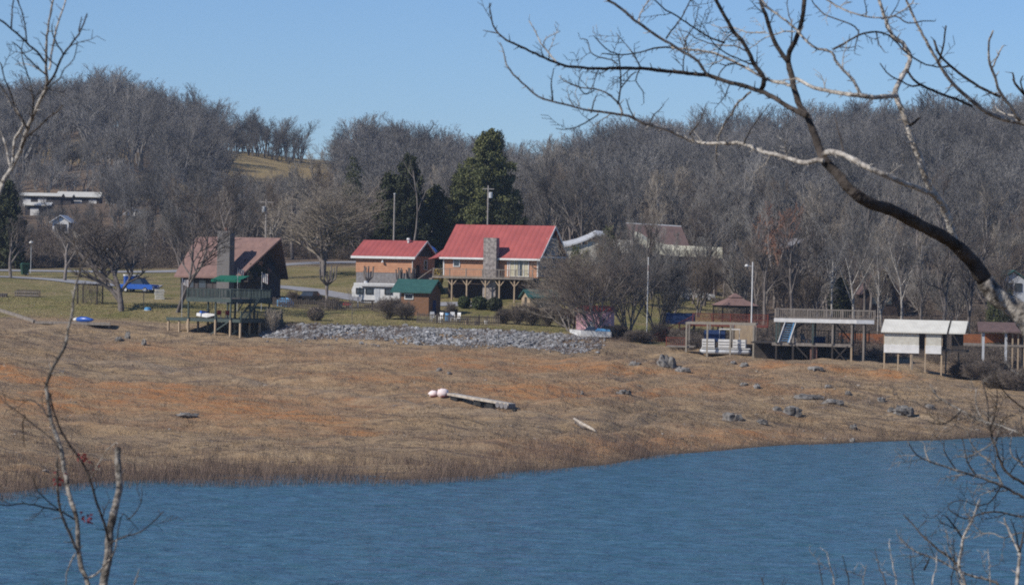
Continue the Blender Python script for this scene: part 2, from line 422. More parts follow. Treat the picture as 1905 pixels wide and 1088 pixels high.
def ground_mat():
    m = bpy.data.materials.new('ground_soil_and_grass'); m.use_nodes = True
    n, l = m.node_tree.nodes, m.node_tree.links
    b = n['Principled BSDF']; b.inputs['Roughness'].default_value = .95; b.inputs['Specular IOR Level'].default_value = .1
    tc = n.new('ShaderNodeTexCoord')
    def noise(scale, stretch=(1, 1, 1), detail=5, rough=.6):
        mp = n.new('ShaderNodeMapping'); mp.inputs['Scale'].default_value = stretch
        l.new(tc.outputs['Object'], mp.inputs[0])
        t = n.new('ShaderNodeTexNoise'); t.inputs['Scale'].default_value = scale; t.inputs['Detail'].default_value = detail
        t.inputs['Roughness'].default_value = rough
        l.new(mp.outputs[0], t.inputs['Vector']); return t.outputs['Fac']
    def ramp(f, lo, hi):
        r = n.new('ShaderNodeMapRange'); r.inputs[1].default_value = lo; r.inputs[2].default_value = hi; l.new(f, r.inputs[0]); return r.outputs[0]
    def mix(f, a, c):
        x = n.new('ShaderNodeMix'); x.data_type = 'RGBA'
        l.new(f, x.inputs[0])
        for s, v in ((6, a), (7, c)):
            if isinstance(v, tuple): x.inputs[s].default_value = (*v, 1)
            else: l.new(v, x.inputs[s])
        return x.outputs[2]
    base = mix(ramp(noise(.10, (.6, 1.6, 1)), .38, .62), (.36, .25, .14), (.285, .205, .13))
    base = mix(ramp(noise(.45, (.5, 1.6, 1)), .45, .72), base, (.40, .30, .19))
    base = mix(ramp(noise(.5, (.45, 1.7, 1)), .50, .64), base, (.175, .13, .095))
    base = mix(ramp(noise(1.6, (.6, 1.5, 1)), .54, .70), base, (.10, .074, .053))
    base = mix(ramp(noise(3.5, (.7, 1.4, 1)), .60, .74), base, (.46, .37, .26))
    za = n.new('ShaderNodeVertexColor'); za.layer_name = 'zone'
    sp = n.new('ShaderNodeSeparateColor'); l.new(za.outputs[0], sp.inputs[0])
    org = mix(ramp(noise(.8, (.5, 1.8, 1)), .35, .65), (.43, .185, .07), (.40, .245, .125))
    org = mix(ramp(noise(1.2, (.6, 1.6, 1)), .50, .66), org, (.27, .19, .12))
    base = mix(sp.outputs[2], base, org)
    grass = mix(ramp(noise(.10), .42, .60), (.17, .16, .06), (.29, .235, .12))
    grass = mix(ramp(noise(.35), .48, .66), grass, (.27, .205, .11))
    grass = mix(ramp(noise(1.5), .52, .7), grass, (.12, .11, .045))
    base = mix(sp.outputs[0], base, grass)
    lit = mix(ramp(noise(.25), .35, .65), (.19, .14, .10), (.12, .095, .075))
    lit = mix(ramp(noise(2.0), .55, .7), lit, (.28, .20, .13))
    base = mix(sp.outputs[1], base, lit)
    fa = n.new('ShaderNodeAttribute'); fa.attribute_name = 'field'
    base = mix(fa.outputs['Fac'], base, mix(ramp(noise(.08), .3, .7), (.36, .28, .14), (.30, .22, .11)))
    ta = n.new('ShaderNodeAttribute'); ta.attribute_name = 'track'
    base = mix(ta.outputs['Fac'], base, (.33, .26, .19))
    wa = n.new('ShaderNodeAttribute'); wa.attribute_name = 'wet'
    base = mix(wa.outputs['Fac'], base, (.10, .075, .055))
    l.new(base, b.inputs['Base Color'])
    bp = n.new('ShaderNodeBump'); bp.inputs['Strength'].default_value = .9; bp.inputs['Distance'].default_value = .4
    l.new(noise(1.8, (1, 1, 1), 8, .7), bp.inputs['Height']); l.new(bp.outputs[0], b.inputs['Normal'])
    return m
build_ground()

# ------------------------------------------------------------------ water
def water():
    m = bpy.data.materials.new('lake_water'); m.use_nodes = True
    n, l = m.node_tree.nodes, m.node_tree.links
    b = n['Principled BSDF']
    b.inputs['Base Color'].default_value = (.022, .085, .15, 1)
    b.inputs['Roughness'].default_value = .27
    b.inputs['IOR'].default_value = 1.333
    tc = n.new('ShaderNodeTexCoord')
    prev = None
    for s, st, amp, dist in ((.30, (.7, 1, 1), 1, 1.5), (.95, (.6, 1.1, 1), 1, .55), (.05, (1, 1, 1), .5, 2.0)):
        mp = n.new('ShaderNodeMapping'); mp.inputs['Scale'].default_value = st; mp.inputs['Rotation'].default_value = (0, 0, .35)
        l.new(tc.outputs['Object'], mp.inputs[0])
        t = n.new('ShaderNodeTexNoise'); t.inputs['Scale'].default_value = s; t.inputs['Detail'].default_value = 5; t.inputs['Roughness'].default_value = .6
        l.new(mp.outputs[0], t.inputs['Vector'])
        bp = n.new('ShaderNodeBump'); bp.inputs['Strength'].default_value = amp; bp.inputs['Distance'].default_value = dist
        l.new(t.outputs['Fac'], bp.inputs['Height'])
        if prev: l.new(prev, bp.inputs['Normal'])
        prev = bp.outputs[0]
    l.new(prev, b.inputs['Normal'])
    mp = n.new('ShaderNodeMapping'); mp.inputs['Scale'].default_value = (.75, 1, 1); l.new(tc.outputs['Object'], mp.inputs[0])
    t = n.new('ShaderNodeTexNoise'); t.inputs['Scale'].default_value = .6; t.inputs['Detail'].default_value = 7; t.inputs['Roughness'].default_value = .72; l.new(mp.outputs[0], t.inputs['Vector'])
    rp = n.new('ShaderNodeMapRange'); rp.inputs[1].default_value = .38; rp.inputs[2].default_value = .62; l.new(t.outputs['Fac'], rp.inputs[0])
    mx = n.new('ShaderNodeMix'); mx.data_type = 'RGBA'; mx.inputs[6].default_value = (.026, .092, .118, 1); mx.inputs[7].default_value = (.06, .15, .23, 1)   # light and dark of ripples and wind patches, painted into the colour
    l.new(rp.outputs[0], mx.inputs[0]); l.new(mx.outputs[2], b.inputs['Base Color'])
    me = MB()
    me._add([(-420, 60, 0), (420, 60, 0), (420, 420, 0), (-420, 420, 0)], [(0, 1, 2, 3)])
    o = me.build('water', m); o['kind'] = 'structure'
water()

# ------------------------------------------------------------------ roads
def ribbon(name, pts, wid, up=.07, mt='road'):
    ps = [Vector(hit(*p)) if len(p) == 2 else G(p[0], p[2]) for p in pts]
    # resample
    out = []
    for i in range(len(ps) - 1):
        L = (ps[i + 1] - ps[i]).length; k = max(2, int(L / 1.5))
        out += [ps[i].lerp(ps[i + 1], j / k) for j in range(k)]
    out.append(ps[-1])
    for _ in range(6): out = [out[0]] + [(out[i - 1] + out[i] * 2 + out[i + 1]) / 4 for i in range(1, len(out) - 1)] + [out[-1]]
    V, Q = [], []
    nw = 7
    for i, p in enumerate(out):
        d = out[min(i + 1, len(out) - 1)] - out[max(i - 1, 0)]; d.z = 0; d.normalize(); s = Vector((-d.y, d.x, 0))
        for j in range(nw):
            q = p + s * wid * (j / (nw - 1) - .5)
            V.append((q.x, q.y, gz(q.x, q.y) + up))
        if i:
            for j in range(nw - 1):
                a = (i - 1) * nw + j; Q.append((a, a + 1, a + nw + 1, a + nw))
    o = npmesh(name, V, Q, M[mt], smooth=True); o['kind'] = 'structure'
ribbon('road', [(-120, 0, 462), (0, 0, 463), (160, 0, 461), (300, 0, 462), (420, 0, 470), (560, 0, 482), (700, 0, 492), (840, 0, 500)], 5.0)
ribbon('driveway', [(-100, 0, 440), (0, 0, 440), (100, 0, 432), (190, 0, 424), (300, 0, 424)], 3.8, .09)
ribbon('driveway', [(500, 0, 428), (560, 0, 425), (620, 0, 416), (680, 0, 408), (760, 0, 404), (930, 0, 402)], 4.0, .09)

# ------------------------------------------------------------------ tree grammar
def grow(seed, H=15, r0=.22, fork=.3, spread=.55, levels=(6, 6, 6, 5), up=.25, nseg=(6, 4, 3, 2, 1), ratio=(.62, .5, .45, .5), tw=.012, lean=0, stems=1, wig=.16, droop=0):
    rg = random.Random(seed); S = []
    def rnd(a): return (rg.random() - .5) * 2 * a
    def br(p, d, L, r, lv):
        n = nseg[lv]; q = p.copy(); pts = [(q.copy(), r)]
        for i in range(n):
            d = (d + Vector((rnd(wig), rnd(wig), rnd(wig) + (up * .35 if lv else .08) - droop * (lv > 1)))).normalized()
            q2 = q + d * (L / n); rr = max(r * (1 - .8 * (i + 1) / n), tw * .6) if lv else r * (1 - .7 * (i + 1) / n)
            S.append((*q, *q2, pts[-1][1], rr, lv)); q = q2; pts.append((q.copy(), rr))
        if lv < len(levels):
            k = levels[lv]
            for j in range(k):
                t = fork + (1 - fork) * (j + rg.random()) / k if lv == 0 else .2 + .8 * (j + rg.random()) / k
                t = min(t, .999); i = int(t * n); f = t * n - i
                pp = pts[i][0].lerp(pts[i + 1][0], f); rr = pts[i][1] * (1 - f) + pts[i + 1][1] * f
                base = (pts[i + 1][0] - pts[i][0]).normalized()
                a = rg.random() * 6.283
                side = Vector((math.cos(a), math.sin(a), 0))
                side = (side - base * side.dot(base)).normalized()
                sp = spread * (.7 + .6 * rg.random()) * (1.15 if lv else 1)
                dd = (base * math.cos(sp) + side * math.sin(sp)).normalized()
                LL = L * ratio[lv] * (1.15 - .55 * t) * (.75 + .5 * rg.random())
                br(pp, dd, LL, max(min(rr * .72, r * .6), tw), lv + 1)
    for s in range(stems):
        a = rg.random() * 6.283; k = lean if stems == 1 else lean + .28 * rg.random()
        br(Vector((math.cos(a) * .15 * (stems > 1), math.sin(a) * .15 * (stems > 1), -.4)), Vector((math.cos(a) * k, math.sin(a) * k, 1)).normalized(), H * (.8 if stems == 1 else .7 + .2 * rg.random()), r0, 0)
    A = np.array(S)
    A[:, :6] *= (H / max(A[:, 5].max(), 1e-6)) if H else 1
    return A
def prisms(A, k=3):
    p, q, r0, r1 = A[:, 0:3], A[:, 3:6], A[:, 6], A[:, 7]
    d = q - p; d /= np.linalg.norm(d, axis=1)[:, None] + 1e-9
    ref = np.where(np.abs(d[:, 2:3]) < .8, [[0, 0, 1.]], [[1., 0, 0]])
    a = np.cross(d, ref); a /= np.linalg.norm(a, axis=1)[:, None] + 1e-9
    b = np.cross(d, a)
    if k == 2:
        # one flat strip per twig, turned at random about its own axis
        t = (np.arange(len(A)) * 2.399)[:, None]
        s = a * np.cos(t) + b * np.sin(t)
        V = np.stack([p - s * r0[:, None], p + s * r0[:, None], q + s * r1[:, None], q - s * r1[:, None]], 1)
        Q = np.arange(len(A))[:, None] * 4 + np.array([[0, 1, 2, 3]])
        return V.reshape(-1, 3), Q
    ang = np.arange(k) * 2 * math.pi / k
    ring = a[:, None, :] * np.cos(ang)[None, :, None] + b[:, None, :] * np.sin(ang)[None, :, None]
    V = np.concatenate([p[:, None] + ring * r0[:, None, None], q[:, None] + ring * r1[:, None, None]], 1)
    Q = np.array([[j, (j + 1) % k, k + (j + 1) % k, k + j] for j in range(k)])
    Q = (np.arange(len(A)) * 2 * k)[:, None, None] + Q[None]
    return V.reshape(-1, 3), Q.reshape(-1, 4)
def tree_parts(A, root, bark, twig, split=1.5, thick=1.0, tname='trunk', cname='crown'):
    t = A[A[:, 8] < split]; c = A[A[:, 8] >= split].copy()
    c[:, 6:8] *= thick
    V, Q = prisms(t, 5); npmesh(tname, V, Q, bark, root, smooth=True)
    if len(c): V, Q = prisms(c, 3); npmesh(cname, V, Q, twig, root)
def plain_tree(name, label, loc, A, rz=0, bark='bark', twig='twig', thick=1.0, group=None, cat='tree', **k):
    r = thing(name, label, cat, loc, rz, group)
    tree_parts(A, r, M[bark], M[twig], thick=thick, **k)
    return r
def leafpts(P, size, rg, flat=0):
    n = len(P)
    a = rg.normal(size=(n, 3)); a /= np.linalg.norm(a, axis=1)[:, None]
    b = np.cross(a, rg.normal(size=(n, 3))); b /= np.linalg.norm(b, axis=1)[:, None]
    s = size * (.6 + .8 * rg.random((n, 1)))
    V = np.stack([P - a * s, P + b * s * .7, P + a * s, P - b * s * .7], 1)
    return V.reshape(-1, 3), np.arange(n)[:, None] * 4 + np.array([[0, 1, 2, 3]])
def conifer(seed, H, Rb, n=7000, size=.28, base=.06, gappy=.5):
    rg = np.random.default_rng(seed)
    nb = int(H * 7)
    P = []
    for i in range(nb):
        t = base + (1 - base) * (i / nb) ** .95
        a = i * 2.4 + rg.random()
        L = Rb * (1 - t) ** .56 * (.6 + .55 * rg.random()) + .3
        m_ = int(n / nb * (0.35 + 1.3 * (1 - t)))
        s = rg.random(m_) ** .5
        z = H * t + s * L * (.18 if t > .5 else -.05) - (s * L) ** 2 * .03
        w_ = (1.1 - s * .6) * L * .26
        x = s * L; y = rg.normal(size=m_) * w_ * .6
        zz = z + rg.normal(size=m_) * .26
        P.append(np.stack([x * math.cos(a) - y * math.sin(a), x * math.sin(a) + y * math.cos(a), zz], 1))
    P = np.concatenate(P)
    P = np.concatenate([P + rg.normal(size=P.shape) * .12 for _ in range(3)])
    return leafpts(P, size * .55, rg)

# ------------------------------------------------------------------ houses
def roofpoly(W, E, Rz, oh, t=.18, lift=.2):
    s = (Rz - E) / (W / 2)
    o = [(-oh, E + lift - oh * s), (W / 2, Rz + lift), (W + oh, E + lift - oh * s)]
    return o + [(y, z - t) for y, z in o[::-1]]
def window(root, side, a, z, w, h, pane='glass', bars=(1, 1), frame='white', off=.0, name='window'):
    """side 'f': on the front wall (y = off), centre x = a;  side 'r': on the right gable (x = off), centre y = a"""
    f, g = MB(), MB()
    def bx(mb, u0, u1, z0, z1, d0, d1):
        if side == 'f': mb.box(u0, u1, off - d1, off - d0, z0, z1)
        else: mb.box(off + d0, off + d1, u0, u1, z0, z1)
    t = .09
    u0, u1, z0, z1 = a - w / 2, a + w / 2, z - h / 2, z + h / 2
    bx(f, u0 - t, u0, z0, z1, .01, .09); bx(f, u1, u1 + t, z0, z1, .01, .09)
    bx(f, u0 - t, u1 + t, z1, z1 + t, .01, .10); bx(f, u0 - t, u1 + t, z0 - t, z0, .01, .11)
    for i in range(1, bars[0]): uu = u0 + w * i / bars[0]; bx(f, uu - .035, uu + .035, z0 + .002, z1 - .002, .02, .08)
    for i in range(1, bars[1]): zz = z0 + h * i / bars[1]; bx(f, u0 + .002, u1 - .002, zz - .03, zz + .03, .02, .075)
    bx(g, u0 + .002, u1 - .002, z0 + .002, z1 - .002, .012, .03)
    fo = f.build(name, M[frame], root); g.build('pane', M[pane], fo)
    return fo
def railing(p0, p1, h=1.0, step=.14, posts=1.9, rail=.07, bal=.04, mesh=None):
    """a run of rail with balusters from p0 to p1 (floor points)"""
    mb = mesh or MB(); p0, p1 = Vector(p0), Vector(p1); L = (p1 - p0).length; up = Vector((0, 0, 1))
    mb.bar(p0 + up * h, p1 + up * h, rail * 1.4, rail); mb.bar(p0 + up * .12, p1 + up * .12, rail * .8, rail * .8)
    k = max(2, int(L / step))
    for i in range(1, k): q = p0.lerp(p1, i / k); mb.bar(q + up * .16, q + up * (h - rail / 2), bal, bal)
    k = max(1, round(L / posts))
    for i in range(k + 1): q = p0.lerp(p1, i / k); mb.bar(q + up * .0, q + up * (h + .08), .11, .11)
    return mb
def at(px, d, z=None):
    p = G(px, d)
    if z is not None: p.z = z
    return p

def big_log_house():
    th = R(22); o = at(1000, 405); g = o.z
    L, W = 12.9, 9.2
    E, D, Z = zat(1000, 478, 405) - g, zat(1000, 517, 405) - g, zat(1022, 423, 409) - g
    r = thing('log_house', 'large orange log house with a steep red metal roof and a fieldstone chimney', 'house', o, -th)
    MB().box(-L, 0, 0, W, D, E).build('wall', M['log'], r)
    MB().box(-L + .3, -.3, .9, W - .3, -1.5, D - .3).build('foundation', M['darkwall'], r)
    MB().prism([(0.0, E), (W / 2, Z), (W, E)], 'x', -L + .01, .004).build('gable', M['greywall'], r)
    MB().prism(roofpoly(W, E, Z, .55), 'x', -L - .35, .45).build('roof', M['redroof'], r)
    # low porch roof flaring out at the far left end
    MB().loft([(-L - .36, -.55, E - .25), (-L - 1.9, -.4, E - .55), (-L - 1.9, 3.2, E - .55), (-L - .36, 3.4, E + 1.5)],
              [(-L - .36, -.55, E - .13), (-L - 1.9, -.4, E - .43), (-L - 1.9, 3.2, E - .43), (-L - .36, 3.4, E + 1.62)]).build('porch_roof', M['redroof'], r)
    f = MB(); s = (Z - E) / (W / 2)
    f.box(-L - .36, .46, -.63, -.55, E - .32 - .55 * s + .3, E - .05 - .55 * s + .26)
    f.bar((.47, -.5, E + .02 - .5 * s), (.47, W / 2, Z + .05), .06, .26); f.bar((.47, W + .5, E + .02 - .5 * s), (.47, W / 2, Z + .05), .06, .26)
    f.build('fascia', M['white'], r)
    t = MB()
    for x in (-L + .02, -7.35, -4.1, -.08): t.box(x - .08, x + .08, -.05, -.012, D + .1, E - .05)
    t.build('corner_trim', M['white'], r)
    MB().box(-7.05, -5.3, -1.05, -.055, -1.2, zat(915, 442, 403) - g).build('chimney', M['stone'], r)
    window(r, 'f', -11.1, D + 1.75, .75, .95, bars=(1, 2))
    wd = window(r, 'f', -2.55, D + 1.15, 2.45, 2.0, pane='curtain', bars=(4, 1), name='patio_door')
    MB().box(-2.75, -2.15, -.045, -.033, D + .2, D + 2.1).build('dark_leaf', M['glass'], wd)
    # upper gable window wall and glazed porch below it
    window(r, 'r', W / 2 - .1, E + 1.35, 3.6, 1.9, bars=(7, 2), off=.03, name='gable_window')
    window(r, 'r', W / 2, D + 1.45, W - .5, 2.3, bars=(12, 2), off=.03, name='porch_window')
    MB().box(.02, .30, -.1, W + .1, E - .12, E + .12).build('porch_beam', M['white'], r)
    # deck on posts with Y braces
    MB().box(-L - .6, .2, -2.2, -.06, D - .26, D - .04).build('deck_floor', M['wood'], r)
    rl = railing((-L - .5, -2.1, D - .04), (-.1 + .2, -2.1, D - .04), .95, .22, 2.1, bal=.03); rl.build('deck_rail', M['wood'], r)
    for px in (845, 873, 908, 934, 962):
        x = (px - 1000 + 5) / 14.85 / math.cos(th)
        p = MB(); p.bar((x, -1.9, -1.6), (x, -1.9, D - .28), .16, .16)
        p.bar((x, -1.86, D - 1.2), (x - .75, -1.86, D - .3), .1, .1); p.bar((x, -1.86, D - 1.2), (x + .75, -1.86, D - .3), .1, .1)
        p.build('deck_post', M['palewood'], r)
    for x, y in ((-.4, W - .4), (-.4, .4), (-.4, W / 2)): MB().box(x - .3, x + .22, y - .25, y + .25, -1.5, D - .01).build('pier', M['greywall'], r)
    st = MB()
    for i in range(7): st.box(-L - 1.2 - i * .3, -L - .9 - i * .3, -1.9, -.6, D - .35 - i * .2, D - .28 - i * .2)
    st.bar((-L - .8, -1.95, D + .8), (-L - 3.0, -1.95, D - .7), .08, .08); st.bar((-L - .7, -1.95, D - .3), (-L - 3.0, -1.95, D - 1.75), .06, .2)
    st.build('stair', M['wood'], r)
    return r
big_log_house()

def small_log_house():
    th = R(22); o = at(768, 413); g = o.z
    L, W = 8.1, 6.8
    E, D, Z = zat(768, 477, 413) - g, zat(768, 508, 413) - g, zat(786, 451, 416) - g
    r = thing('log_garage', 'small orange log building with a low red roof behind the white camper', 'house', o, -th)
    MB().box(-L, 0, 0, W, D, E).build('wall', M['log'], r)
    MB().box(-L + .05, -.05, .05, W - .05, -1.5, D).build('foundation', M['block'], r)
    MB().prism([(0, E), (W / 2, Z), (W, E)], 'x', -L + .01, .004).build('gable', M['greywall'], r)
    MB().prism(roofpoly(W, E, Z, .45), 'x', -L - .5, .4).build('roof', M['redroof'], r)
    s = (Z - E) / (W / 2); f = MB(); f.box(-L - .51, .41, -.54, -.455, E - .12 - .45 * s, E + .18 - .45 * s)
    f.bar((.42, -.45, E + .05 - .45 * s), (.42, W / 2, Z + .08), .05, .24); f.bar((.42, W + .45, E + .05 - .45 * s), (.42, W / 2, Z + .08), .05, .24)
    f.build('fascia', M['white'], r)
    MB().tube([(-.1, -.12, E - .1), (-.1, -.12, 0)], .06, 6).build('downpipe', M['white'], r)
    lamp = MB(); lamp.lathe([(.05, .3), (.16, .1), (.2, 0)], (-4.2, -.3, E - .85)); lamp.bar((-4.2, -.02, E - .6), (-4.2, -.3, E - .6), .05); lamp.build('wall_lamp', M['galv'], r)
    v = MB(); v.lathe([(.14, 0), (.14, .35), (.26, .4), (.2, .62)], (-2.0, W / 2 - .6, Z - .1)); v.build('roof_vent', M['white'], r)
    window(r, 'r', W * .55, (D + E) / 2, .9, 1.1, bars=(1, 2), off=.01)
    MB().box(.01, .06, .9, 1.9, -.6, D + 1.0).build('door', M['darkwall'], r)
small_log_house()

def a_frame():
    th = R(35); o = at(447, 399); g = o.z
    L, W = 10.2, 9.0
    E, Z = zat(391, 514, 402) - g, zat(509, 442, 398) - g
    r = thing('a_frame_house', 'chalet with a huge faded brown roof, a broad grey chimney and dark gable end', 'house', o, -th)
    MB().box(-L, -.6, .5, W - .5, -1.5, E + .3).build('wall', M['greywall'], r)
    MB().prism([(.35, E + .3), (W / 2, Z - .35), (W - .35, E + .3)], 'x', -1.4, -.7).build('gable', M['darkwall'], r)
    # steep roof whose ridge juts out past the gable like a prow
    for sgn, y0 in ((0, -.3), (1, W + .3)):
        yy = W / 2
        out = [(-L - .4, y0, E), (.0, y0, E), (2.6, yy, Z), (-L - .9, yy, Z)]
        dn = [(x, y, z - .22) for x, y, z in out]
        MB().loft(dn, out).build('roof', M['brownroof'], r)
    MB().box(-3.05, -1.05, -1.0, -.05, -1, zat(421, 430, 400) - g).build('chimney', M['chimney'], r)
    cp = MB(); cp.lathe([(.22, 0), (.22, .45)], (-2.05, -.5, zat(421, 430, 400) - g - .02), 10); cp.build('flue', M['brick'], r)
    # balcony in the gable with rail
    MB().box(-.6, .9, .3, 5.6, E - .6, E - .42).build('balcony_floor', M['darkwood'], r)
    railing((.8, .4, E - .42), (.8, 5.5, E - .42), .95, .2).build('balcony_rail', M['darkwood'], r)
    for y in (2.2, 4.5, 6.6): window(r, 'r', y, E + 1.1, 1.3, 2.0, off=-.7, frame='darkwood')
    for x in (-8.6, -6.6): window(r, 'f', x, E - 1.0, 1.2, .9, off=.5, frame='darkwood')
    window(r, 'r', 3.0, .6, 1.4, 1.6, off=-.6, frame='darkwood')
    ivy_rg = np.random.default_rng(5)
    P = ivy_rg.normal(size=(700, 3)) * np.array([.16, .7, .5]) + np.array([.5, 2.6, E + .55])
    V, Q = leafpts(P, .16, ivy_rg); 
    t = thing('potted_evergreen', 'dark bushy evergreen filling the shaded balcony of the chalet', 'plant', r.matrix_basis @ Vector((.5, 2.6, 0)) + Vector((0, 0, E - .42)), -th)
    MB().lathe([(.3, 0), (.4, .5)], (0, 0, 0), 10).build('pot', M['brick'], t)
    npmesh('foliage', V - np.array([.5, 2.6, E - .42]), Q, M['darkneedle'], t)
a_frame()

def canopy():
    o = at(392, 393); g = o.z; z = zat(420, 517, 392) - g
    t = thing('green_canopy', 'dark green cloth canopy beside the grey chimney of the chalet', 'canopy', o, -R(20))
    MB().loft([(0, 0, z - .25), (3.9, 0, z - .25), (3.9, 2.6, z + .25), (0, 2.6, z + .25)], [(0, 0, z - .2), (3.9, 0, z - .2), (3.9, 2.6, z + .3), (0, 2.6, z + .3)]).build('cover', M['greencloth'], t)
    MB().box(-.02, 3.92, -.04, 0, z - .5, z - .21).build('valance', M['greencloth'], t)
    for x in (.15, 3.75): MB().bar((x, .08, -.3), (x, .08, z - .26), .09).build('post', M['darkwood'], t)
canopy()

def green_shed():
    th = R(22); o = at(797, 391); g = o.z; L, W = 4.5, 3.6
    E, Z = zat(797, 541, 391) - g, zat(808, 523, 393) - g
    r = thing('garden_shed', 'small brown shed with a dark green metal roof next to the camper', 'shed', o, -th)
    MB().prism([(0, -.8), (0, E), (W / 2, Z), (W, E), (W, -.8)], 'x', -L + .8, 0).build('wall', M['shedwall'], r)
    MB().prism(roofpoly(W, E, Z, .5), 'x', -L - .4, .5).build('roof', M['greenroof'], r)
    MB().box(.01, .06, 1.2, 2.1, 0, 1.9).build('door', M['navy'], r)
    window(r, 'f', -2.6, E - .75, 1.0, .5)
green_shed()
def low_green():
    o = at(985, 394); g = o.z
    E, Z = zat(985, 553, 394) - g, zat(985, 541, 394) - g
    E, Z = max(E, .5), max(Z, 1.3)
    r = thing('low_shed', 'low outbuilding with a green roof and bare wood gable half hidden by the brown hedge', 'shed', o, R(18))
    MB().prism([(0, -1), (0, E), (1.6, Z), (3.2, E), (3.2, -1)], 'x', 0, 3.6).build('wall', M['palewood'], r)
    MB().prism(roofpoly(3.2, E, Z, .35), 'x', -.3, 4.0).build('roof', M['greenroof'], r)
    MB().box(-.06, -.01, 1.1, 1.9, -.9, E).build('door', M['darkwood'], r)
low_green()

def swoop_house():
    d = 452; o = at(1240, d); g = o.z; s = FPX / d
    def z(px, py): return zat(px, py, d) - g
    def x(px): return (px - 1240) / s
    r = thing('ranch_house', 'long house with cream sweeping eaves and a tall brown roof behind the tangled trees', 'house', o, 0)
    MB().box(x(1050), x(1335), 1.2, 9, -2, z(1200, 476)).build('wall', M['darkwall'], r)
    # steep brown roof
    a = [(x(1180), .6, z(1180, 468)), (x(1285), .6, z(1285, 466)), (x(1285), 9.4, z(1285, 466)), (x(1180), 9.4, z(1180, 468))]
    b = [(x(1165), 4.4, z(1165, 415)), (x(1268), 4.4, z(1268, 421)), (x(1268), 5.6, z(1268, 421)), (x(1165), 5.6, z(1165, 415))]
    MB().loft(a, b).build('roof', M['darkroof'], r)
    MB().bar((x(1164), 4.9, z(1164, 414)), (x(1268), 4.9, z(1268, 420)), .5, .14).build('ridge_cap', M['galv'], r)
    # cream eaves that sweep down and level out
    def sweep(pts, depth, t, name, mtl, y0=0):
        m_ = MB()
        for (p, q) in zip(pts[:-1], pts[1:]):
            A = [(x(p[0]), y0, z(*p)), (x(q[0]), y0, z(*q)), (x(q[0]), y0 + depth, z(*q) + .6), (x(p[0]), y0 + depth, z(*p) + .6)]
            m_.loft([(a_, b_, c_ - t) for a_, b_, c_ in A], A)
        m_.build(name, M[mtl], r)
    sweep([(1178, 438), (1192, 443), (1205, 452), (1220, 459), (1240, 463), (1270, 465), (1305, 466), (1342, 468)], 1.0, .95, 'eave', 'creamroof', -.6)
    sweep([(1032, 458), (1052, 456), (1072, 451), (1090, 444), (1106, 436), (1122, 438)], 3.0, .22, 'eave', 'galv', -.6)
    for a_, b_, t_ in ((1046, 1070, 460), (1070, 1092, 455), (1092, 1112, 449)): MB().box(x(a_), x(b_) - .01, -.2 + (a_ - 1046) * .002, 4, z(1080, 492), z(1080, t_)).build('wing_wall', M['cream'], r)
    MB().box(x(1122), x(1180), -.3, 5, z(1150, 470), z(1150, 446)).build('wing_wall', M['cream'], r)
    for px in (1075, 1098, 1262, 1300): window(r, 'f', x(px), z(px, 497), 1.3, 1.3, off=1.2, bars=(2, 2))
swoop_house()
def cabin(px, d, Wp, ztop, zeave, name, label, wm, rm, th=0):
    o = at(px, d); g = o.z; s = FPX / d; W = Wp / s
    Z, E = zat(px, ztop, d) - g, zat(px, zeave, d) - g
    r = thing(name, label, 'house', o, th)
    MB().prism([(-W / 2, -1), (-W / 2, E), (0, Z - .2), (W / 2, E), (W / 2, -1)], 'y', 0, 8).build('wall', M[wm], r)
    f = MB()
    for sg in (-1, 1):
        f.loft([(0, -.4, Z + .05), (sg * (W / 2 + .5), -.4, E - .3), (sg * (W / 2 + .5), 8.4, E - .3), (0, 8.4, Z + .05)], [(0, -.4, Z + .2), (sg * (W / 2 + .5), -.4, E - .12), (sg * (W / 2 + .5), 8.4, E - .12), (0, 8.4, Z + .2)])
    f.build('roof', M[rm], r)
    window(r, 'f', -W / 5, E - 1, .8, .9, frame='greywall'); window(r, 'f', W / 5, E - 1, .8, .9, frame='greywall')
cabin(1640, 428, 62, 500, 545, 'cabin', 'dark steep-gabled cabin among bare trunks behind the two level dock', 'darkwall', 'darkroof')
cabin(1884, 425, 44, 505, 520, 'cottage', 'pale blue-grey cottage glimpsed through trunks at the right edge', 'galv', 'greenroof')
cabin(1500, 470, 130, 446, 468, 'barn', 'wide grey-roofed house deep in the trees beside the rust leaved tree', 'greywall', 'block', R(30))

# rows of pale roofs far off on the left
def long_shed(px0, px1, py, d, label, h=2.4):
    p0, p1 = unproj(px0, py, d), unproj(px1, py + 2, d); L = p1.x - p0.x; g = gz(p0.x + L / 2, d)
    zt = max(p0.z, g + h)
    r = thing('long_shed', label, 'shed', ((p0.x + p1.x) / 2, d, g), 0, 'long pale roofed sheds on the far left slope')
    H = zt - g
    MB().box(-L / 2, L / 2, .3, 4.2, -1.5, H - .52).build('wall', M['greywall'], r)
    MB().prism([(-.2, H - .4), (2.25, H + .15), (4.7, H - .4), (4.7, H - .55), (2.25, H), (-.2, H - .55)], 'x', -L / 2 - .3, L / 2 + .3).build('roof', M['whitemetal'], r)
    for i in range(int(L / 3)): MB().box(-L / 2 + 1 + i * 3, -L / 2 + 2.6 + i * 3, .26, .31, -1, H - 1).build('door', M['white'], r)
long_shed(46, 92, 388, 610, 'nearest and shortest of the long pale roofed sheds, lowest on the left slope')
long_shed(32, 112, 374, 630, 'long pale roofed shed second from the bottom on the left slope')
long_shed(56, 132, 363, 650, 'long pale roofed shed third from the bottom on the left slope')
long_shed(128, 184, 366, 655, 'pale roofed shed to the right of the row on the left slope')
long_shed(108, 186, 357, 672, 'farthest and highest long pale roofed shed on the left slope')
cabin(112, 560, 30, 402, 412, 'white_cottage', 'small white cottage below the rows of pale roofed sheds', 'white', 'galv')
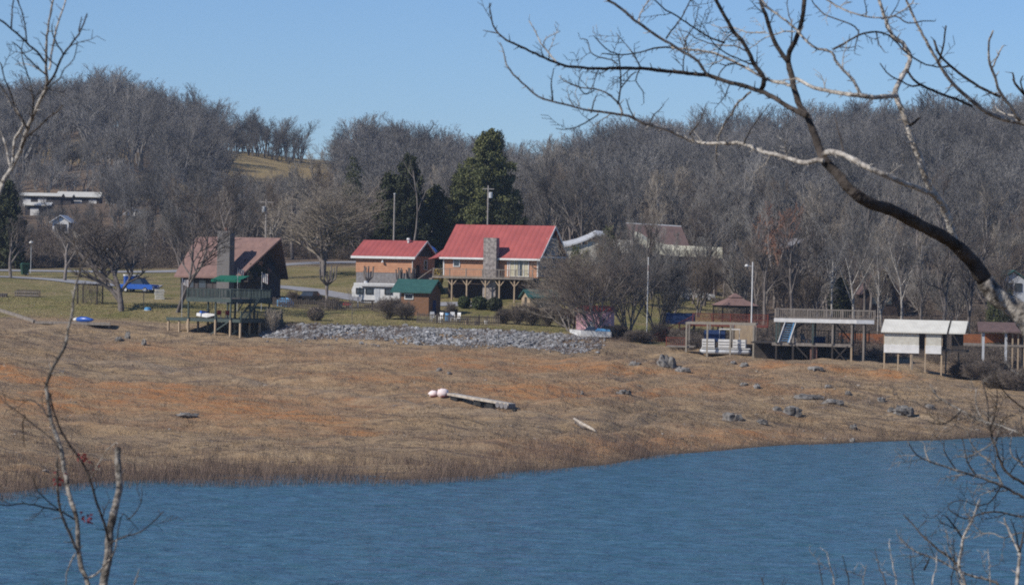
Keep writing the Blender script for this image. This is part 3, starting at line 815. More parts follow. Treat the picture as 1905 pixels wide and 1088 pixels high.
cabin(245, 590, 22, 388, 397, 'white_cabin', 'tiny white cabin standing alone among bare trees right of the pale sheds', 'white', 'galv')

# ------------------------------------------------------------------ docks
def two_level_green_dock():
    th = R(33); d = 371; o = at(428, d); g = o.z
    U, Lw = zat(428, 556, d) - g, zat(428, 594, d) - g
    r = thing('covered_dock', 'two level grey-green wooden dock with railed upper deck standing dry below the chalet', 'dock', o, -th)
    w1, dp = 6.4, 7.6
    MB().box(-w1, 0, 0, dp, U - .12, U).build('upper_deck', M['wood'], r)
    f = MB(); f.box(-w1 - .06, .06, -.06, 0, U - .42, U + .04); f.box(0, .06, 0, dp, U - .42, U + .04); f.box(-w1 - .06, -w1, 0, dp, U - .42, U + .04); f.box(-w1, 0, dp, dp + .06, U - .42, U + .04)
    for i in range(1, 6): f.box(-w1 + i * w1 / 6 - .04, -w1 + i * w1 / 6 + .04, .01, dp, U - .34, U - .125)
    f.build('joists', M['greenwood'], r)
    rl = MB()
    for a, b in (((-w1, .05, U), (0, .05, U)), ((-.05, 0, U), (-.05, dp, U)), ((-w1 + .05, 0, U), (-w1 + .05, dp, U)), ((-w1, dp - .05, U), (0, dp - .05, U))): railing(a, b, 1.05, .15, 1.7, mesh=rl)
    rl.build('railing', M['greenwood'], r)
    MB().box(-w1 - 3.2, 1.2, .35, dp + .8, Lw - .1, Lw).build('lower_deck', M['darkwood'], r)
    e = MB(); e.box(-w1 - 3.26, 1.2, .27, .35, Lw - .35, Lw + .03); e.box(1.2, 1.28, .35, dp + .8, Lw - .35, Lw + .03); e.build('deck_edge', M['greenwood'], r)
    for i, x in enumerate((-w1 + .12, -w1 / 2 + .9, -.12)):
        for y in (.15, dp / 2, dp - .15):
            up = MB(); up.bar((x, y, Lw), (x, y, U - .13), .17, .17); up.build('post', M['greenwood'], r)
            lo = MB(); gg = -2.2; lo.bar((x, y, gg), (x, y, Lw - .1), .2, .2); lo.build('pile', M['palewood'], r)
    for x in (-w1 - 3.1, -w1 - 1.5):
        for y in (.5, 4): MB().bar((x, y, -2.2), (x, y, Lw - .1), .2, .2).build('pile', M['palewood'], r)
    for y in (.15, dp * .5, dp): MB().bar((1.1, y + .3, -2), (1.1, y + .3, Lw - .1), .2, .2).build('pile', M['palewood'], r)
    for (a, b) in (((-.1, .5, .2), (-.1, 3.4, Lw - .2)), ((-.1, 3.4, .2), (-.1, .5, Lw - .2)), ((-.1, 4.1, .2), (-.1, 7.2, Lw - .2)), ((-.1, 7.2, .2), (-.1, 4.1, Lw - .2)), ((-2.9, .2, .3), (-.3, .2, Lw - .2))):
        MB().bar(a, b, .06, .16).build('brace', M['greenwood'], r)
    for y in (2.4, 5.0): MB().bar((-.06, y, U - .4), (-.06, y - .9, U - 1.4), .07, .12).build('knee_brace', M['greenwood'], r)
    lr = MB(); railing((1.15, .5, Lw), (1.15, dp + .6, Lw), .9, .16, 1.6, mesh=lr); railing((0, dp + .7, Lw), (1.15, dp + .7, Lw), .9, .16, 1.6, mesh=lr); lr.build('lower_railing', M['greenwood'], r)
    st = MB()
    for i in range(10): st.box(.1 + i * .0, 1.0, 1.4 + i * .28, 1.64 + i * .28, Lw + .2 + i * (U - Lw) / 10, Lw + .26 + i * (U - Lw) / 10)
    st.bar((.1, 1.4, Lw), (.1, 4.2, U), .06, .2); st.bar((1.0, 1.4, Lw), (1.0, 4.2, U), .06, .2); st.build('stair', M['greenwood'], r)
    MB().box(-w1 - 1, 1.1, dp + .5, dp + .6, -1.8, Lw - .12).build('added_shade_skirt', M['darkwood'], r)  # dark boards added behind the piles to make the shade under the deck
    # things on the lower deck
    p = r.matrix_basis @ Vector((-5.0, 2.0, 0)) + Vector((0, 0, Lw))
    b = thing('jet_ski', 'blue and white jet ski sitting on the lower level of the green dock', 'jet ski', p, -th - .2)
    bb = MB(); bb.loft([(-1.4, -.45, .25), (-1.4, .45, .25), (-1.4, .4, .6), (-1.4, -.4, .6)], [(.6, -.55, .1), (.6, .55, .1), (.6, .5, .6), (.6, -.5, .6)])
    bb.loft([(.6, -.55, .1), (.6, .55, .1), (.6, .5, .6), (.6, -.5, .6)], [(1.6, -.08, .4), (1.6, .08, .4), (1.6, .06, .55), (1.6, -.06, .55)]); bb.build('hull', M['white'], b)
    MB().loft([(-1.2, -.2, .6), (.1, -.2, .6), (.1, .2, .6), (-1.2, .2, .6)], [(-1.1, -.15, .85), (.0, -.15, .8), (.0, .15, .8), (-1.1, .15, .85)]).build('seat', M['bluepaint'], b)
    MB().bar((.3, -.35, 1.0), (.3, .35, 1.0), .07).bar((.35, 0, .6), (.3, 0, 1.0), .12).build('handlebar', M['black'], b)
    for k, (dx, dy) in enumerate(((1.4, .3), (2.5, .5))):
        q = p + Vector((dx, -dy, 0))
        c = thing('dock_chair', ('orange-red folding chair right beside the jet ski' if k == 0 else 'orange-red folding chair farther from the jet ski under the upper deck'), 'chair', q, k * .5, 'red chairs on the green dock')
        MB().box(-.25, .25, -.25, .25, .38, .43).build('seat', M['red'], c); MB().box(-.25, .25, .24, .29, .45, .95).build('backrest', M['red'], c)
        for x in (-.22, .22):
            for y in (-.22, .22): MB().bar((x, y, 0), (x, y, .38), .04).build('leg', M['galv'], c)
two_level_green_dock()

def left_walk():
    a, b = hit(66, 602), hit(206, 613)
    th = math.atan2(b.y - a.y, b.x - a.x); L = (b - a).length; zt = max(a.z, b.z) + .25
    r = thing('plank_dock', 'low grounded plank dock with tan boards at the left shore', 'dock', (a.x, a.y, zt), th)
    m_ = MB()
    for i in range(int(L / .2)): m_.box(i * .2, i * .2 + .18, -.2, 2.4, -.05, 0)
    m_.build('deck', M['palewood'], r)
    MB().box(0, L, -.28, -.2, -.3, .02).build('edge_beam', M['wood'], r)
    for x in (.3, L / 2, L - .3): MB().bar((x, .3, -.9), (x, .3, -.05), .18).build('pile', M['wood'], r)
    p = Vector((a.x, a.y, zt)) + Vector((math.cos(th), math.sin(th), 0)) * (L * .62) + Vector((0, 1.0, 0))
    b = thing('kayak', 'blue kayak with a pale nose lying on the plank dock at the left shore', 'kayak', p, th - .25)
    k = MB(); k.tube([(-1.4, 0, .25), (-1, 0, .28), (-.3, 0, .3), (.4, 0, .3), (1.0, 0, .27), (1.4, 0, .3)], [.05, .2, .33, .33, .2, .04], 10); k.build('hull', M['bluepaint'], b, True)
    MB().tube([(-1.42, 0, .26), (-1.15, 0, .27), (-.85, 0, .29)], [.06, .19, .26], 10).build('nose', M['white'], b, True)
    # stepping edge of stones along the shore left of the dock
    tag_st = []
    c0, c1 = hit(-10, 577), hit(64, 601)
    rr = MB()
    m2 = thing('timber_edging', 'dark grey timber edging running down the slope to the plank dock', 'edging', c0, 0)
    dv = c1 - c0; n = 9
    for i in range(n):
        p, q = dv * (i / n), dv * ((i + 1) / n)
        p = Vector((p.x, p.y, gz(c0.x + p.x, c0.y + p.y) - c0.z + .12)); q = Vector((q.x, q.y, gz(c0.x + q.x, c0.y + q.y) - c0.z + .12))
        MB().bar(p, q, .35, .4).build('beam', M['wood'], m2)
left_walk()

def right_dock():       # two-level dock with pale upper edge
    d = 350; o = at(1440, d); g = o.z; th = -R(8)
    def z(px, py): return zat(px, py, d) - g
    U, Lw = z(1440, 592), z(1440, 637); L = 10.6; s = FPX / d
    r = thing('upper_deck_dock', 'two level dock with a pale edged upper deck and a steep blue stair', 'dock', o, th)
    MB().box(0, L, 0, 6, U - .12, U).build('upper_deck', M['wood'], r)
    MB().box(-.1, L * .83, -.07, -.002, U - .38, U + .03).build('pale_edge', M['white'], r)
    MB().box(L * .83, L + .1, -.07, -.002, U - .38, U + .03).build('grey_edge', M['galv'], r)
    j = MB()
    for i in range(12): j.box(.2 + i * L / 12, .28 + i * L / 12, .01, 5.99, U - .36, U - .125)
    j.build('joists', M['darkwood'], r)
    rl = MB(); railing((0, .06, U), (L, .06, U), 1.0, .2, 1.75, mesh=rl); railing((0, 5.9, U), (L, 5.9, U), 1.0, .2, 1.75, mesh=rl); railing((.06, 0, U), (.06, 6, U), 1.0, .2, 2, mesh=rl); rl.build('railing', M['wood'], r)
    MB().box(-2.6, 8.4, .3, 6.0, Lw - .12, Lw).build('lower_deck', M['darkwood'], r)  # dark wood of the lower parts stands in for shade under the upper deck
    for (a, b) in (((.1, 5.7, Lw + .1), (2.9, 5.7, U - .5)), ((8.2, 5.7, Lw + .1), (6.4, 5.7, U - .5)), ((2.2, .25, Lw - .2), (3.6, .25, Lw - 1.6)), ((6.2, .25, Lw - .2), (7.6, .25, Lw - 1.7)), ((7.9, .25, Lw - .2), (6.6, .25, Lw - 1.7))): MB().bar(a, b, .07, .14).build('brace', M['darkwood'], r)
    MB().box(-2.5, 8.3, 5.6, 5.66, Lw - 1.9, Lw - .13).build('added_shade_boards', M['darkwood'], r)  # dark boards, like the railing next, added at the back to deepen the shade
    bk = MB(); railing((2.6, 5.9, Lw), (10, 5.9, Lw), 1.3, .3, 1.6, mesh=bk); bk.build('back_railing', M['darkwood'], r)
    MB().box(-.3, 8.4, .22, .298, Lw - .32, Lw + .02).build('lower_edge', M['wood'], r)
    for k, px in enumerate((1443, 1474, 1510, 1546, 1581, 1603)):
        x = (px - 1440) / s / math.cos(th)
        for y in (.15, 5.8):
            MB().bar((x, y, Lw if x < 8.4 else -1.6), (x, y, U - .37), .2, .2).build('post', M['greenwood'] if k in (0, 2) else M['wood'], r)
            if x < 8.4: MB().bar((x, y + .2, -3.0), (x, y + .2, Lw - .13), .2, .2).build('pile', M['palewood'] if k == 4 else M['darkwood'], r)
    x0 = (1506 - 1440) / s
    MB().box(x0, x0 + .75, .5, 1.2, -2.2, Lw - .13).build('brick_pier', M['brick'], r)
    st = MB()
    for i in range(9): t = i / 9; st.box(.55 + t * .65, 1.4 + t * .65, .32 - .25 + t * .0, .6, Lw + .22 + t * (U - Lw - .4), Lw + .27 + t * (U - Lw - .4))
    for xx in (.5, 1.45): st.bar((xx, .1, Lw + .02), (xx + .7, .1, U - .1), .2, .12)
    st.build('stair', M['bluetarp'], r)
    st = MB()
    for xx in (.38, 1.55): st.bar((xx, .0, Lw + .02), (xx + .7, .0, U - .42), .16, .1)
    st.build('stair_stringer', M['white'], r)
    def on(x, y): v = r.matrix_basis @ Vector((x, y, 0)); v.z = g + Lw; return v
    t = thing('storage_box', 'dark blue storage chest on the lower level of the stair dock', 'box', on(4.6, 4.6), th)
    MB().box(-.7, .7, -.35, .35, 0, .6).build('body', M['navy'], t); MB().box(-.74, .74, -.39, .39, .6, .7).build('lid', M['block'], t)
    t = thing('picnic_table', 'weathered picnic table under the pale edged upper deck', 'table', on(6.6, 3.0), th + .2)
    MB().box(-.9, .9, -.38, .38, .7, .76).build('tabletop', M['wood'], t)
    for y in (-.75, .75): MB().box(-.9, .9, y - .13, y + .13, .42, .47).build('bench', M['wood'], t)
    for x in (-.6, .6): MB().bar((x, -.7, 0), (x, .1, .7), .08).bar((x, .7, 0), (x, -.1, .7), .08).bar((x, -.85, .38), (x, .85, .38), .08).build('leg', M['wood'], t)
    for k, (x, y, lab) in enumerate(((1.9, 1.4, 'grey lounge chair by the foot of the blue dock stair'), (3.4, 2.0, 'grey lounge chair between the stair and the storage chest'))):
        c = thing('deck_chair', lab, 'chair', on(x, y), k * .7)
        MB().box(-.3, .3, -.3, .5, .35, .4).build('seat', M['block'], c); MB().loft([(-.3, .5, .4), (.3, .5, .4), (.3, .55, .4), (-.3, .55, .4)], [(-.3, .8, 1.0), (.3, .8, 1.0), (.3, .85, 1.0), (-.3, .85, 1.0)]).build('backrest', M['block'], c)
        for xx in (-.27, .27):
            for yy in (-.25, .45): MB().bar((xx, yy, 0), (xx, yy, .35), .05).build('leg', M['galv'], c)
right_dock()

def boathouse():
    d = 338; o = at(1640, d); g = o.z; th = -R(14); s = FPX / d
    def z(px, py): return zat(px, py, d) - g
    r = thing('boathouse', 'white boathouse on thin posts with cream metal walls and two gabled roofs', 'boathouse', o, th)
    L = 115 / s / math.cos(th); W = 4.6
    E, Z, Bt = z(1700, 616), z(1700, 599) + .1, z(1670, 656)
    MB().prism(roofpoly(W, E, Z, .35, .14, .12), 'x', -.1, L + .1).build('roof', M['whitemetal'], r)
    MB().prism([(.3, E - .05), (W / 2, Z - .2), (W - .3, E - .05)], 'x', L - .6, L - .5).build('gable', M['greywall'], r)
    MB().prism(roofpoly(W, E, Z, .3, .14, .12), 'x', L + .3, L + 2.0).build('rear_roof', M['whitemetal'], r)
    k = 1 / s / math.cos(th)
    for a, b in ((4, 66), (79, 106)):
        MB().box(a * k, b * k, .02, .1, Bt + .75, E - .1).build('wall_panel', M['cream'], r)
        MB().box(a * k - .04, b * k + .04, -.05, .018, Bt, Bt + .85).build('wall_skirt', M['white'], r)
    MB().box(.3, L - .5, W - .12, W - .05, Bt + .4, E).build('back_wall', M['greywall'], r)
    MB().box(66 * k, L, .8, W - .2, Bt + .3, Bt + .45).build('floor', M['wood'], r)
    for px in (4, 29, 52, 78, 107): MB().bar((px * k, .16, -3.2), (px * k, .16, E - .05), .15, .15).build('post', M['palewood'], r)
    for px in (46, 107, 130): MB().bar((px * k, W - .3, -2.4), (px * k, W - .3, E - .05), .15, .15).build('post', M['wood'], r)
    MB().box(L + .5, L + 1.7, .8, .9, Bt + .5, E).build('side_panel', M['darkwood'], r)
    MB().box(L + .02, L + 2.0, .6, 4, Bt + .2, Bt + .4).build('landing', M['darkwood'], r)
boathouse()

def lift_dock():        # tan framed boat lift with a pontoon boat under it
    d = 357; o = at(1276, d); g = o.z; th = -R(7); s = FPX / d
    def z(px, py): return zat(px, py, d) - g
    L = 126 / s / math.cos(th)
    T_, Lw = z(1290, 599), z(1300, 645)
    r = thing('boat_lift', 'tan wooden boat slip frame over a white pontoon boat below the red railed deck', 'boat lift', o, th)
    f = MB(); f.box(-.1, L + .1, 0, .16, T_ - .22, T_); f.box(-.1, L + .1, 4.6, 4.76, T_ - .22, T_); f.box(-.1, .06, .162, 4.598, T_ - .2, T_ - .02); f.box(L - .06, L + .1, .162, 4.598, T_ - .2, T_ - .02)
    f.build('top_frame', M['tanwood'], r)
    for px in (0, 39, 82, 125):
        for y in (.08, 4.68): MB().bar((px / s, y, -2.0), (px / s, y, T_ - .23), .18, .18).build('post', M['tanwood'] if y < 1 else M['wood'], r)
    MB().box(86 / s, 122 / s, 4.45, 4.5, Lw + .2, T_ - .3).build('back_sheet', M['palewood'], r)
    MB().box(-2.2, .9, .2, 3, Lw - .1, Lw + .05).build('landing', M['wood'], r)
    rl = railing((-2.2, .25, Lw + .05), (-.1, .25, Lw + .05), .9, .2); rl.build('railing', M['redwood'], r)
    p = r.matrix_basis @ Vector((1.6, .9, 0)); p.z = g + Lw - .5
    b = thing('pontoon_boat', 'white pontoon boat with a dark blue enclosure resting in the tan boat lift', 'boat', p, th)
    for y in (.3, 2.1): MB().tube([(-.2, y, .1), (.3, y, 0), (5.2, y, 0), (5.4, y, .05)], [.1, .3, .3, .15], 10).build('pontoon', M['galv'], b, True)
    MB().box(0, 5.4, 0, 2.4, .32, .42).build('deck', M['white'], b)
    for a, c in ((.1, 1.5), (1.9, 3.3), (3.5, 4.9)):
        q = MB(); q.box(a, a + .06, -.02, 2.33, .45, 1.36); q.box(c - .06, c, -.02, 2.33, .45, 1.36); q.box(a, c, -.03, .03, .5, .72); q.box(a, c, -.04, .04, .80, 1.02); q.box(a, c, -.05, .1, 1.1, 1.38); q.box(a, c, 2.34, 2.4, .5, 1.2); q.build('side_panel', M['white'], b)
    MB().box(.3, 2.6, .3, 2.1, 1.05, 2.35).build('enclosure', M['navy'], b)
    MB().box(1.9, 4.3, .2, 2.2, 2.45, 2.52).build('canopy', M['white'], b)
    for x in (2.0, 4.2): MB().bar((x, .25, .42), (x, .25, 2.45), .05).build('canopy_pole', M['galv'], b)
    MB().loft([(3.6, .5, .42), (4.6, .5, .42), (4.6, 1.3, .42), (3.6, 1.3, .42)], [(3.6, .6, 1.2), (4.2, .6, 1.2), (4.2, 1.2, 1.2), (3.6, 1.2, 1.2)]).build('seat', M['white'], b)
lift_dock()

def red_deck():
    d = 370; o = at(1288, d); g = o.z; s = FPX / d; th = -R(5)
    def z(px, py): return zat(px, py, d) - g
    L = 140 / s; F = z(1290, 604)
    r = thing('red_railed_deck', 'raised deck with a dark red railing in front of the brown gazebo', 'deck', o, th)
    MB().box(0, L, 0, 4.5, F - .15, F).build('floor', M['redwood'], r)
    rl = MB(); railing((0, .05, F), (L, .05, F), 1.3, .16, 2.0, bal=.055, mesh=rl); railing((L - .05, 0, F), (L - .05, 4.5, F), 1.3, .16, 2, bal=.055, mesh=rl)
    rl.bar((0, .05, F + .7), (L, .05, F + .7), .06); rl.build('railing', M['redwood'], r)
    for x in (.1, L * .33, L * .66, L - .1, L + .5):
        for y in (.1, 4.3): MB().bar((x, y, -2.2), (x, y, F - .16), .17).build('pile', M['darkwood'], r)
    rm = MB(); rm.bar((0, .3, F), (-4.6, -1.0, F - 2.4), .9, .1); rm.build('ramp', M['redwood'], r)
    rr = railing((0, -.1, F), (-4.6, -1.5, F - 2.4), 1.0, .2); rr.build('ramp_railing', M['redwood'], r)
red_deck()

def gazebo():
    d = 386; o = at(1366, d); g = o.z; s = FPX / d
    E, Z = zat(1366, 568, d) - g, zat(1366, 551, d) - g; h = 38 / s
    r = thing('gazebo', 'hip roofed garden gazebo with a faded brown cloth roof behind the red railing', 'gazebo', o, R(12))
    def hip(a, z0, b, z1, t=.05): return MB().loft([(-a, -a, z0), (a, -a, z0), (a, a, z0), (-a, a, z0)], [(-b, -b, z1), (b, -b, z1), (b, b, z1), (-b, b, z1)])
    hip(h * .95, E, .55, Z - .15).build('roof', M['brownroof'], r)
    hip(.75, Z - .12, .08, Z + .35).build('cupola', M['brownroof'], r)
    MB().lathe([(.05, 0), (.09, .1), (.02, .25)], (0, 0, Z + .33), 8).build('finial', M['darkwood'], r)
    q = h * .85
    for x in (-q, q):
        for y in (-q, q): MB().bar((x, y, -1), (x, y, E), .14).build('post', M['darkwood'], r)
    f = MB()
    f.box(-q, q, -q - .04, -q + .04, E - .25, E - .02); f.box(-q, q, q - .04, q + .04, E - .25, E - .02); f.box(-q - .04, -q + .04, -q + .05, q - .05, E - .25, E - .02); f.box(q - .04, q + .04, -q + .05, q - .05, E - .25, E - .02)
    f.build('beam', M['darkwood'], r)
    MB().box(-q, q, -q, q, -.3, .1).build('floor', M['wood'], r)
gazebo()

def far_right_dock():
    d = 346; o = at(1828, d); g = o.z; s = FPX / d; th = -R(6)
    def z(px, py): return zat(px, py, d) - g
    r = thing('brown_roofed_dock', 'low dark brown roofed dock on grey posts at the right edge', 'dock', o, th)
    L = 76 / s; E = z(1830, 612)
    MB().prism([(-.4, E - .2), (2.2, E + .75), (4.8, E - .2), (4.8, E - .35), (2.2, E + .58), (-.4, E - .35)], 'x', -.6, L + .8).build('roof', M['darkroof'], r)
    F = z(1830, 640)
    MB().box(-2.4, L + 1, 0, 4.4, F - .22, F).build('floor', M['wood'], r)
    for x in (0, 2.4): MB().bar((x, .1, -2.6), (x, .1, E - .3), .26).build('post', M['galv'], r)
    for x in (3.1, 3.7, L): MB().bar((x, .15, -2.6), (x, .15, E - .3), .16).build('post', M['palewood'], r)
    for x in (0, L): MB().bar((x, 4.2, -1.6), (x, 4.2, E - .3), .16).build('post', M['wood'], r)
    b = MB(); b.box(0, L, 4.25, 4.3, F + .1, F + 1.1); b.build('back_boards', M['rust'], r)
    # rust coloured plank fence between the dock and the boathouse
    for nm, a, c, dd, t, bt, lab in (('plank_fence', 1560, 1645, 372, 617, 642, 'rust orange plank fence behind the two level dock'), ('plank_screen', 1776, 1835, 366, 618, 640, 'rust orange plank screen between boathouse and brown roofed dock')):
        p = at(a, dd); q = at(c, dd); gg = p.z
        f = thing(nm, lab, 'fence', p, math.atan2(q.y - p.y, q.x - p.x)); Lf = (q - p).length
        t_, b_ = zat(a, t, dd) - gg, zat(a, bt, dd) - gg
        m_ = MB()
        for i in range(int((t_ - b_) / .2)): m_.box(0, Lf, 0, .04, b_ + i * .2, b_ + i * .2 + .18)
        m_.build('boards', M['rust'], f)
        for i in range(4): MB().bar((Lf * i / 3, .1, -1.5), (Lf * i / 3, .1, t_ + .1), .12).build('post', M['darkwood'], f)
    p = at(1238, 378); q = at(1292, 378)
    t_ = thing('navy_screen', 'dark navy fabric screen left of the red railed deck', 'screen', p, math.atan2(q.y - p.y, q.x - p.x)); Lf = (q - p).length
    zt, zb = zat(1260, 582, 378) - p.z, zat(1260, 603, 378) - p.z
    MB().box(0, Lf, 0, .05, zb, zt).build('fabric', M['navy'], t_)
    for x in (0, Lf / 2, Lf): MB().bar((x, .08, -1), (x, .08, zt + .05), .08).build('post', M['darkwood'], t_)
far_right_dock()

def pink_shed():
    o = at(1066, 369.5); g = o.z; r = thing('pink_shed', 'little faded pink shed with a red roof edge beneath the tangled tree', 'shed', o, -R(12))
    L, E, Z = 4.3, zat(1100, 578, 369.5) - g, zat(1100, 570, 369.5) - g
    E = max(E, 1.7); Z = E + .6
    MB().box(.3, L, .2, 2.6, -.5, E).build('wall', M['pink'], r)
    MB().loft([(0, 0, E), (L + .3, 0, E), (L + .3, 2.9, E), (0, 2.9, E)], [(.5, 1.2, Z), (L - .2, 1.2, Z), (L - .2, 1.7, Z), (.5, 1.7, Z)]).build('roof', M['redroof'], r)
    MB().box(1.6, 2.4, .15, .19, -.2, 1.5).build('door', M['white'], r)
    p = at(1058, 366.5)
    b = thing('white_boat', 'small white boat on the grass in front of the pink shed', 'boat', p, -R(8)); b.scale = (1.15, 1, .95)
    h = MB(); h.loft([(0, .85, .55), (0, .95, .55), (0, .97, .95), (0, .83, .95)], [(1.2, .1, .1), (1.2, 1.7, .1), (1.2, 1.9, .85), (1.2, -.1, .85)]); h.loft([(1.2, .1, .1), (1.2, 1.7, .1), (1.2, 1.9, .85), (1.2, -.1, .85)], [(4.2, .1, .1), (4.2, 1.7, .1), (4.2, 1.9, .75), (4.2, -.1, .75)])
    h
    h.build('hull', M['white'], b)
    MB().loft([(2.6, 0, .84), (4.1, .1, .78), (4.1, 1.7, .78), (2.6, 1.8, .84)], [(2.8, .5, 1.15), (4.0, .6, 1.0), (4.0, 1.2, 1.0), (2.8, 1.3, 1.15)]).build('cover', M['bluetarp'], b)
    MB().loft([(1.4, .3, .86), (2.6, .3, .83), (2.6, 1.5, .83), (1.4, 1.5, .86)], [(1.9, .4, 1.35), (2.5, .4, 1.35), (2.5, 1.4, 1.35), (1.9, 1.4, 1.35)]).build('windscreen', M['glass'], b)
    MB().box(4.22, 4.5, .7, 1.1, .3, 1.2).build('outboard_motor', M['black'], b)
pink_shed()

# ------------------------------------------------------------------ vehicles
def wheel(root, x, y, r=.34):
    t = MB(); t.tube([(x, y - .11, r), (x, y + .11, r)], r, 14); w_ = t.build('wheel', M['tyre'], root)
    MB().tube([(x, y - .125, r), (x, y + .125, r)], r * .6, 10).build('rim', M['galv'], w_)
def car(name, label, cat, loc, rz, paint, kind='car', group=None):
    r = thing(name, label, cat, loc, rz, group)
    W = .88
    if kind == 'pickup':
        prof = [(-2.6, .45), (-2.6, 1.0), (-.75, 1.0), (-.75, 1.05), (1.0, 1.05), (2.4, .98), (2.55, .75), (2.55, .4)]
        top = [(-.7, 1.05), (-.6, 1.72), (.55, 1.75), (1.15, 1.06)]
    else:
        prof = [(-2.2, .4), (-2.25, .85), (-1.9, .98), (1.0, .98), (2.0, .85), (2.2, .7), (2.2, .35)]
        top = [(-1.75, .98), (-1.2, 1.45), (.3, 1.48), (1.0, .99)]
    MB().prism(prof, 'y', -W, W).build('body', M[paint], r)
    a = [(x, -W * (.95 if z < 1.2 else .78), z) for x, z in top]; b = [(x, -y, z) for x, y, z in a]
    MB().loft(a, b).build('cabin', M['glass'], r)
    MB().box(top[1][0], top[2][0], -W * .8, W * .8, top[2][1] - .02, top[2][1] + .05).build('roof', M[paint], r)
    for x in (-1.45, 1.45):
        for y in (-W + .1, W - .1): wheel(r, x, y)
    for y in (-.6, .6): MB().box(prof[-2][0] - .02, prof[-2][0] + .05, y - .18, y + .18, .62, .78).build('headlight', M['white'], r)
    MB().box(prof[-1][0], prof[-1][0] + .08, -W, W, .38, .52).build('bumper', M['galv'], r)
    return r
p = G(258, 414)
car('pickup_truck', 'bright blue pickup truck parked left of the chalet', 'pickup', p, R(-25), 'bluepaint', 'pickup')
q = G(244, 419); c = thing('cargo_box', 'white box with a blue lid standing behind the blue pickup', 'box', q, .3)
MB().box(-.9, .9, -.6, .6, 0, 1.7).build('body', M['bluepaint'], c); MB().box(-.95, .95, -.65, .65, 1.7, 1.9).build('lid', M['white'], c)
car('black_car', 'black car seen end on beside the pale blue tarp heap', 'car', G(580, 404), R(70), 'black')
car('silver_car', 'silver car parked far off behind the multi-stemmed tree on the left', 'car', G(204, 500), R(-20), 'galv')
car('white_car', 'white car parked far off left of the silver car', 'car', G(172, 503), R(-50), 'white')
car('white_sedan', 'white car under the bare trees up the slope from the gazebo', 'car', G(1297, 436), R(10), 'white')

def camper():
    o = G(654, 400); r = thing('camper_trailer', 'white camper trailer with a raised nose parked before the small log building', 'camper', o, -R(8))
    MB().prism([(1.2, .55), (6.0, .55), (6.0, 2.75), (.25, 2.85), (-.05, 2.2), (.05, 1.35), (1.1, 1.3)], 'y', 0, 2.4).build('body', M['white'], r)
    MB().box(.2, 5.9, .1, 2.3, 2.86, 3.05).build('roof_unit', M['white'], r)
    for x in (1.0, 2.2, 4.6): window(r, 'f', x, 2.05, .8, .55, frame='black')
    MB().box(2.9, 3.5, -.04, -.005, .6, 2.4).build('door', M['galv'], r)
    MB().box(1.2, 6.0, -.03, -.006, .75, .95).build('stripe', M['greywall'], r)
    wheel(r, 4.2, .1, .38); wheel(r, 5.0, .1, .38)
    MB().bar((.7, .5, -.3), (.7, .5, 1.32), .1).build('leg', M['galv'], r)
    aw = MB(); aw.box(1.3, 5.6, -.16, -.045, 2.5, 2.66); aw.build('awning', M['greywall'], r)
    MB().lathe([(.25, 0), (.2, .25)], (1.5, 1.2, 3.05), 8).build('roof_vent', M['galv'], r)
camper()
p = G(640, 399)
t = thing('riding_mower', 'small red riding mower beside the nose of the white camper', 'mower', p, R(20))
MB().loft([(-.2, -.35, .3), (.9, -.35, .3), (.9, .35, .3), (-.2, .35, .3)], [(.0, -.28, .75), (.8, -.25, .8), (.8, .25, .8), (.0, .28, .75)]).build('hood', M['red'], t)
MB().box(-.9, -.35, -.25, .25, .5, .6).box(-.95, -.87, -.25, .25, .62, 1.05).build('seat', M['black'], t)
for x, rr in ((-.6, .28), (.6, .2)):
    for y in (-.4, .4): wheel(t, x, y, rr)
MB().bar((-.1, 0, .7), (-.3, 0, 1.05), .04).build('steering_column', M['black'], t)
# tarp heap
p = G(530, 399)
t = thing('tarp_heap', 'pale blue tarpaulin draped over a low heap beside the chalet', 'tarp', p, 0)
MB().blob((0, 0, .3), (1.05, .8, .75), 3, .18, 14, 8).build('tarp', M['bluetarp'], t)
MB().bar((-1.1, -.6, .02), (1.0, -.65, .02), .05).build('rope', M['white'], t)

# ------------------------------------------------------------------ yard things
def pole(px, pyb, pyt, d, label, name='utility_pole', cat='utility pole', r_=.13, mt='polewood', arm=False, base=None):
    p = G(px, d); zt = zat(px, pyt, d) - p.z
    t = thing(name, label, cat, p)
    MB().tube([(0, 0, -1), (0, 0, zt)], [r_, r_ * .75], 8).build('shaft', M[mt], t)
    return t, zt
t, z = pole(493, 440, 371, 470, 'weathered utility pole with a white transformer above the chalet roof')
MB().lathe([(.2, 0), (.28, .05), (.28, .85), (.2, .9)], (-.35, -.05, z - 1.9), 10).build('transformer', M['galv'], t)
MB().bar((-1, 0, z - .4), (1, 0, z - .4), .12).build('crossarm', M['polewood'], t)
t, z = pole(905, 400, 345, 455, 'pale utility pole with a grey transformer against the big evergreen')
MB().lathe([(.2, 0), (.27, .05), (.27, .8), (.2, .85)], (.36, -.05, z - 1.8), 10).build('transformer', M['galv'], t)
MB().bar((-.8, 0, z - .5), (.8, 0, z - .5), .12).build('crossarm', M['polewood'], t)
t, z = pole(731, 445, 362, 448, 'thin plain pole in front of the dark evergreens left of the big one')
MB().lathe([(.1, 0), (.14, .05), (.14, .2), (.08, .22)], (0, 0, z - .02), 8).build('cap', M['galv'], t)
t, z = pole(1397, 590, 487, 366, 'tall slim white light pole rising from the red railed deck', 'light_pole', 'light pole', .09, 'white')
MB().bar((0, 0, z - .5), (-.55, 0, z - .45), .05).build('bracket', M['galv'], t)
MB().lathe([(.06, .22), (.2, .1), (.22, 0), (.12, -.12)], (-.68, 0, z - .5), 10).build('lamp', M['white'], t)
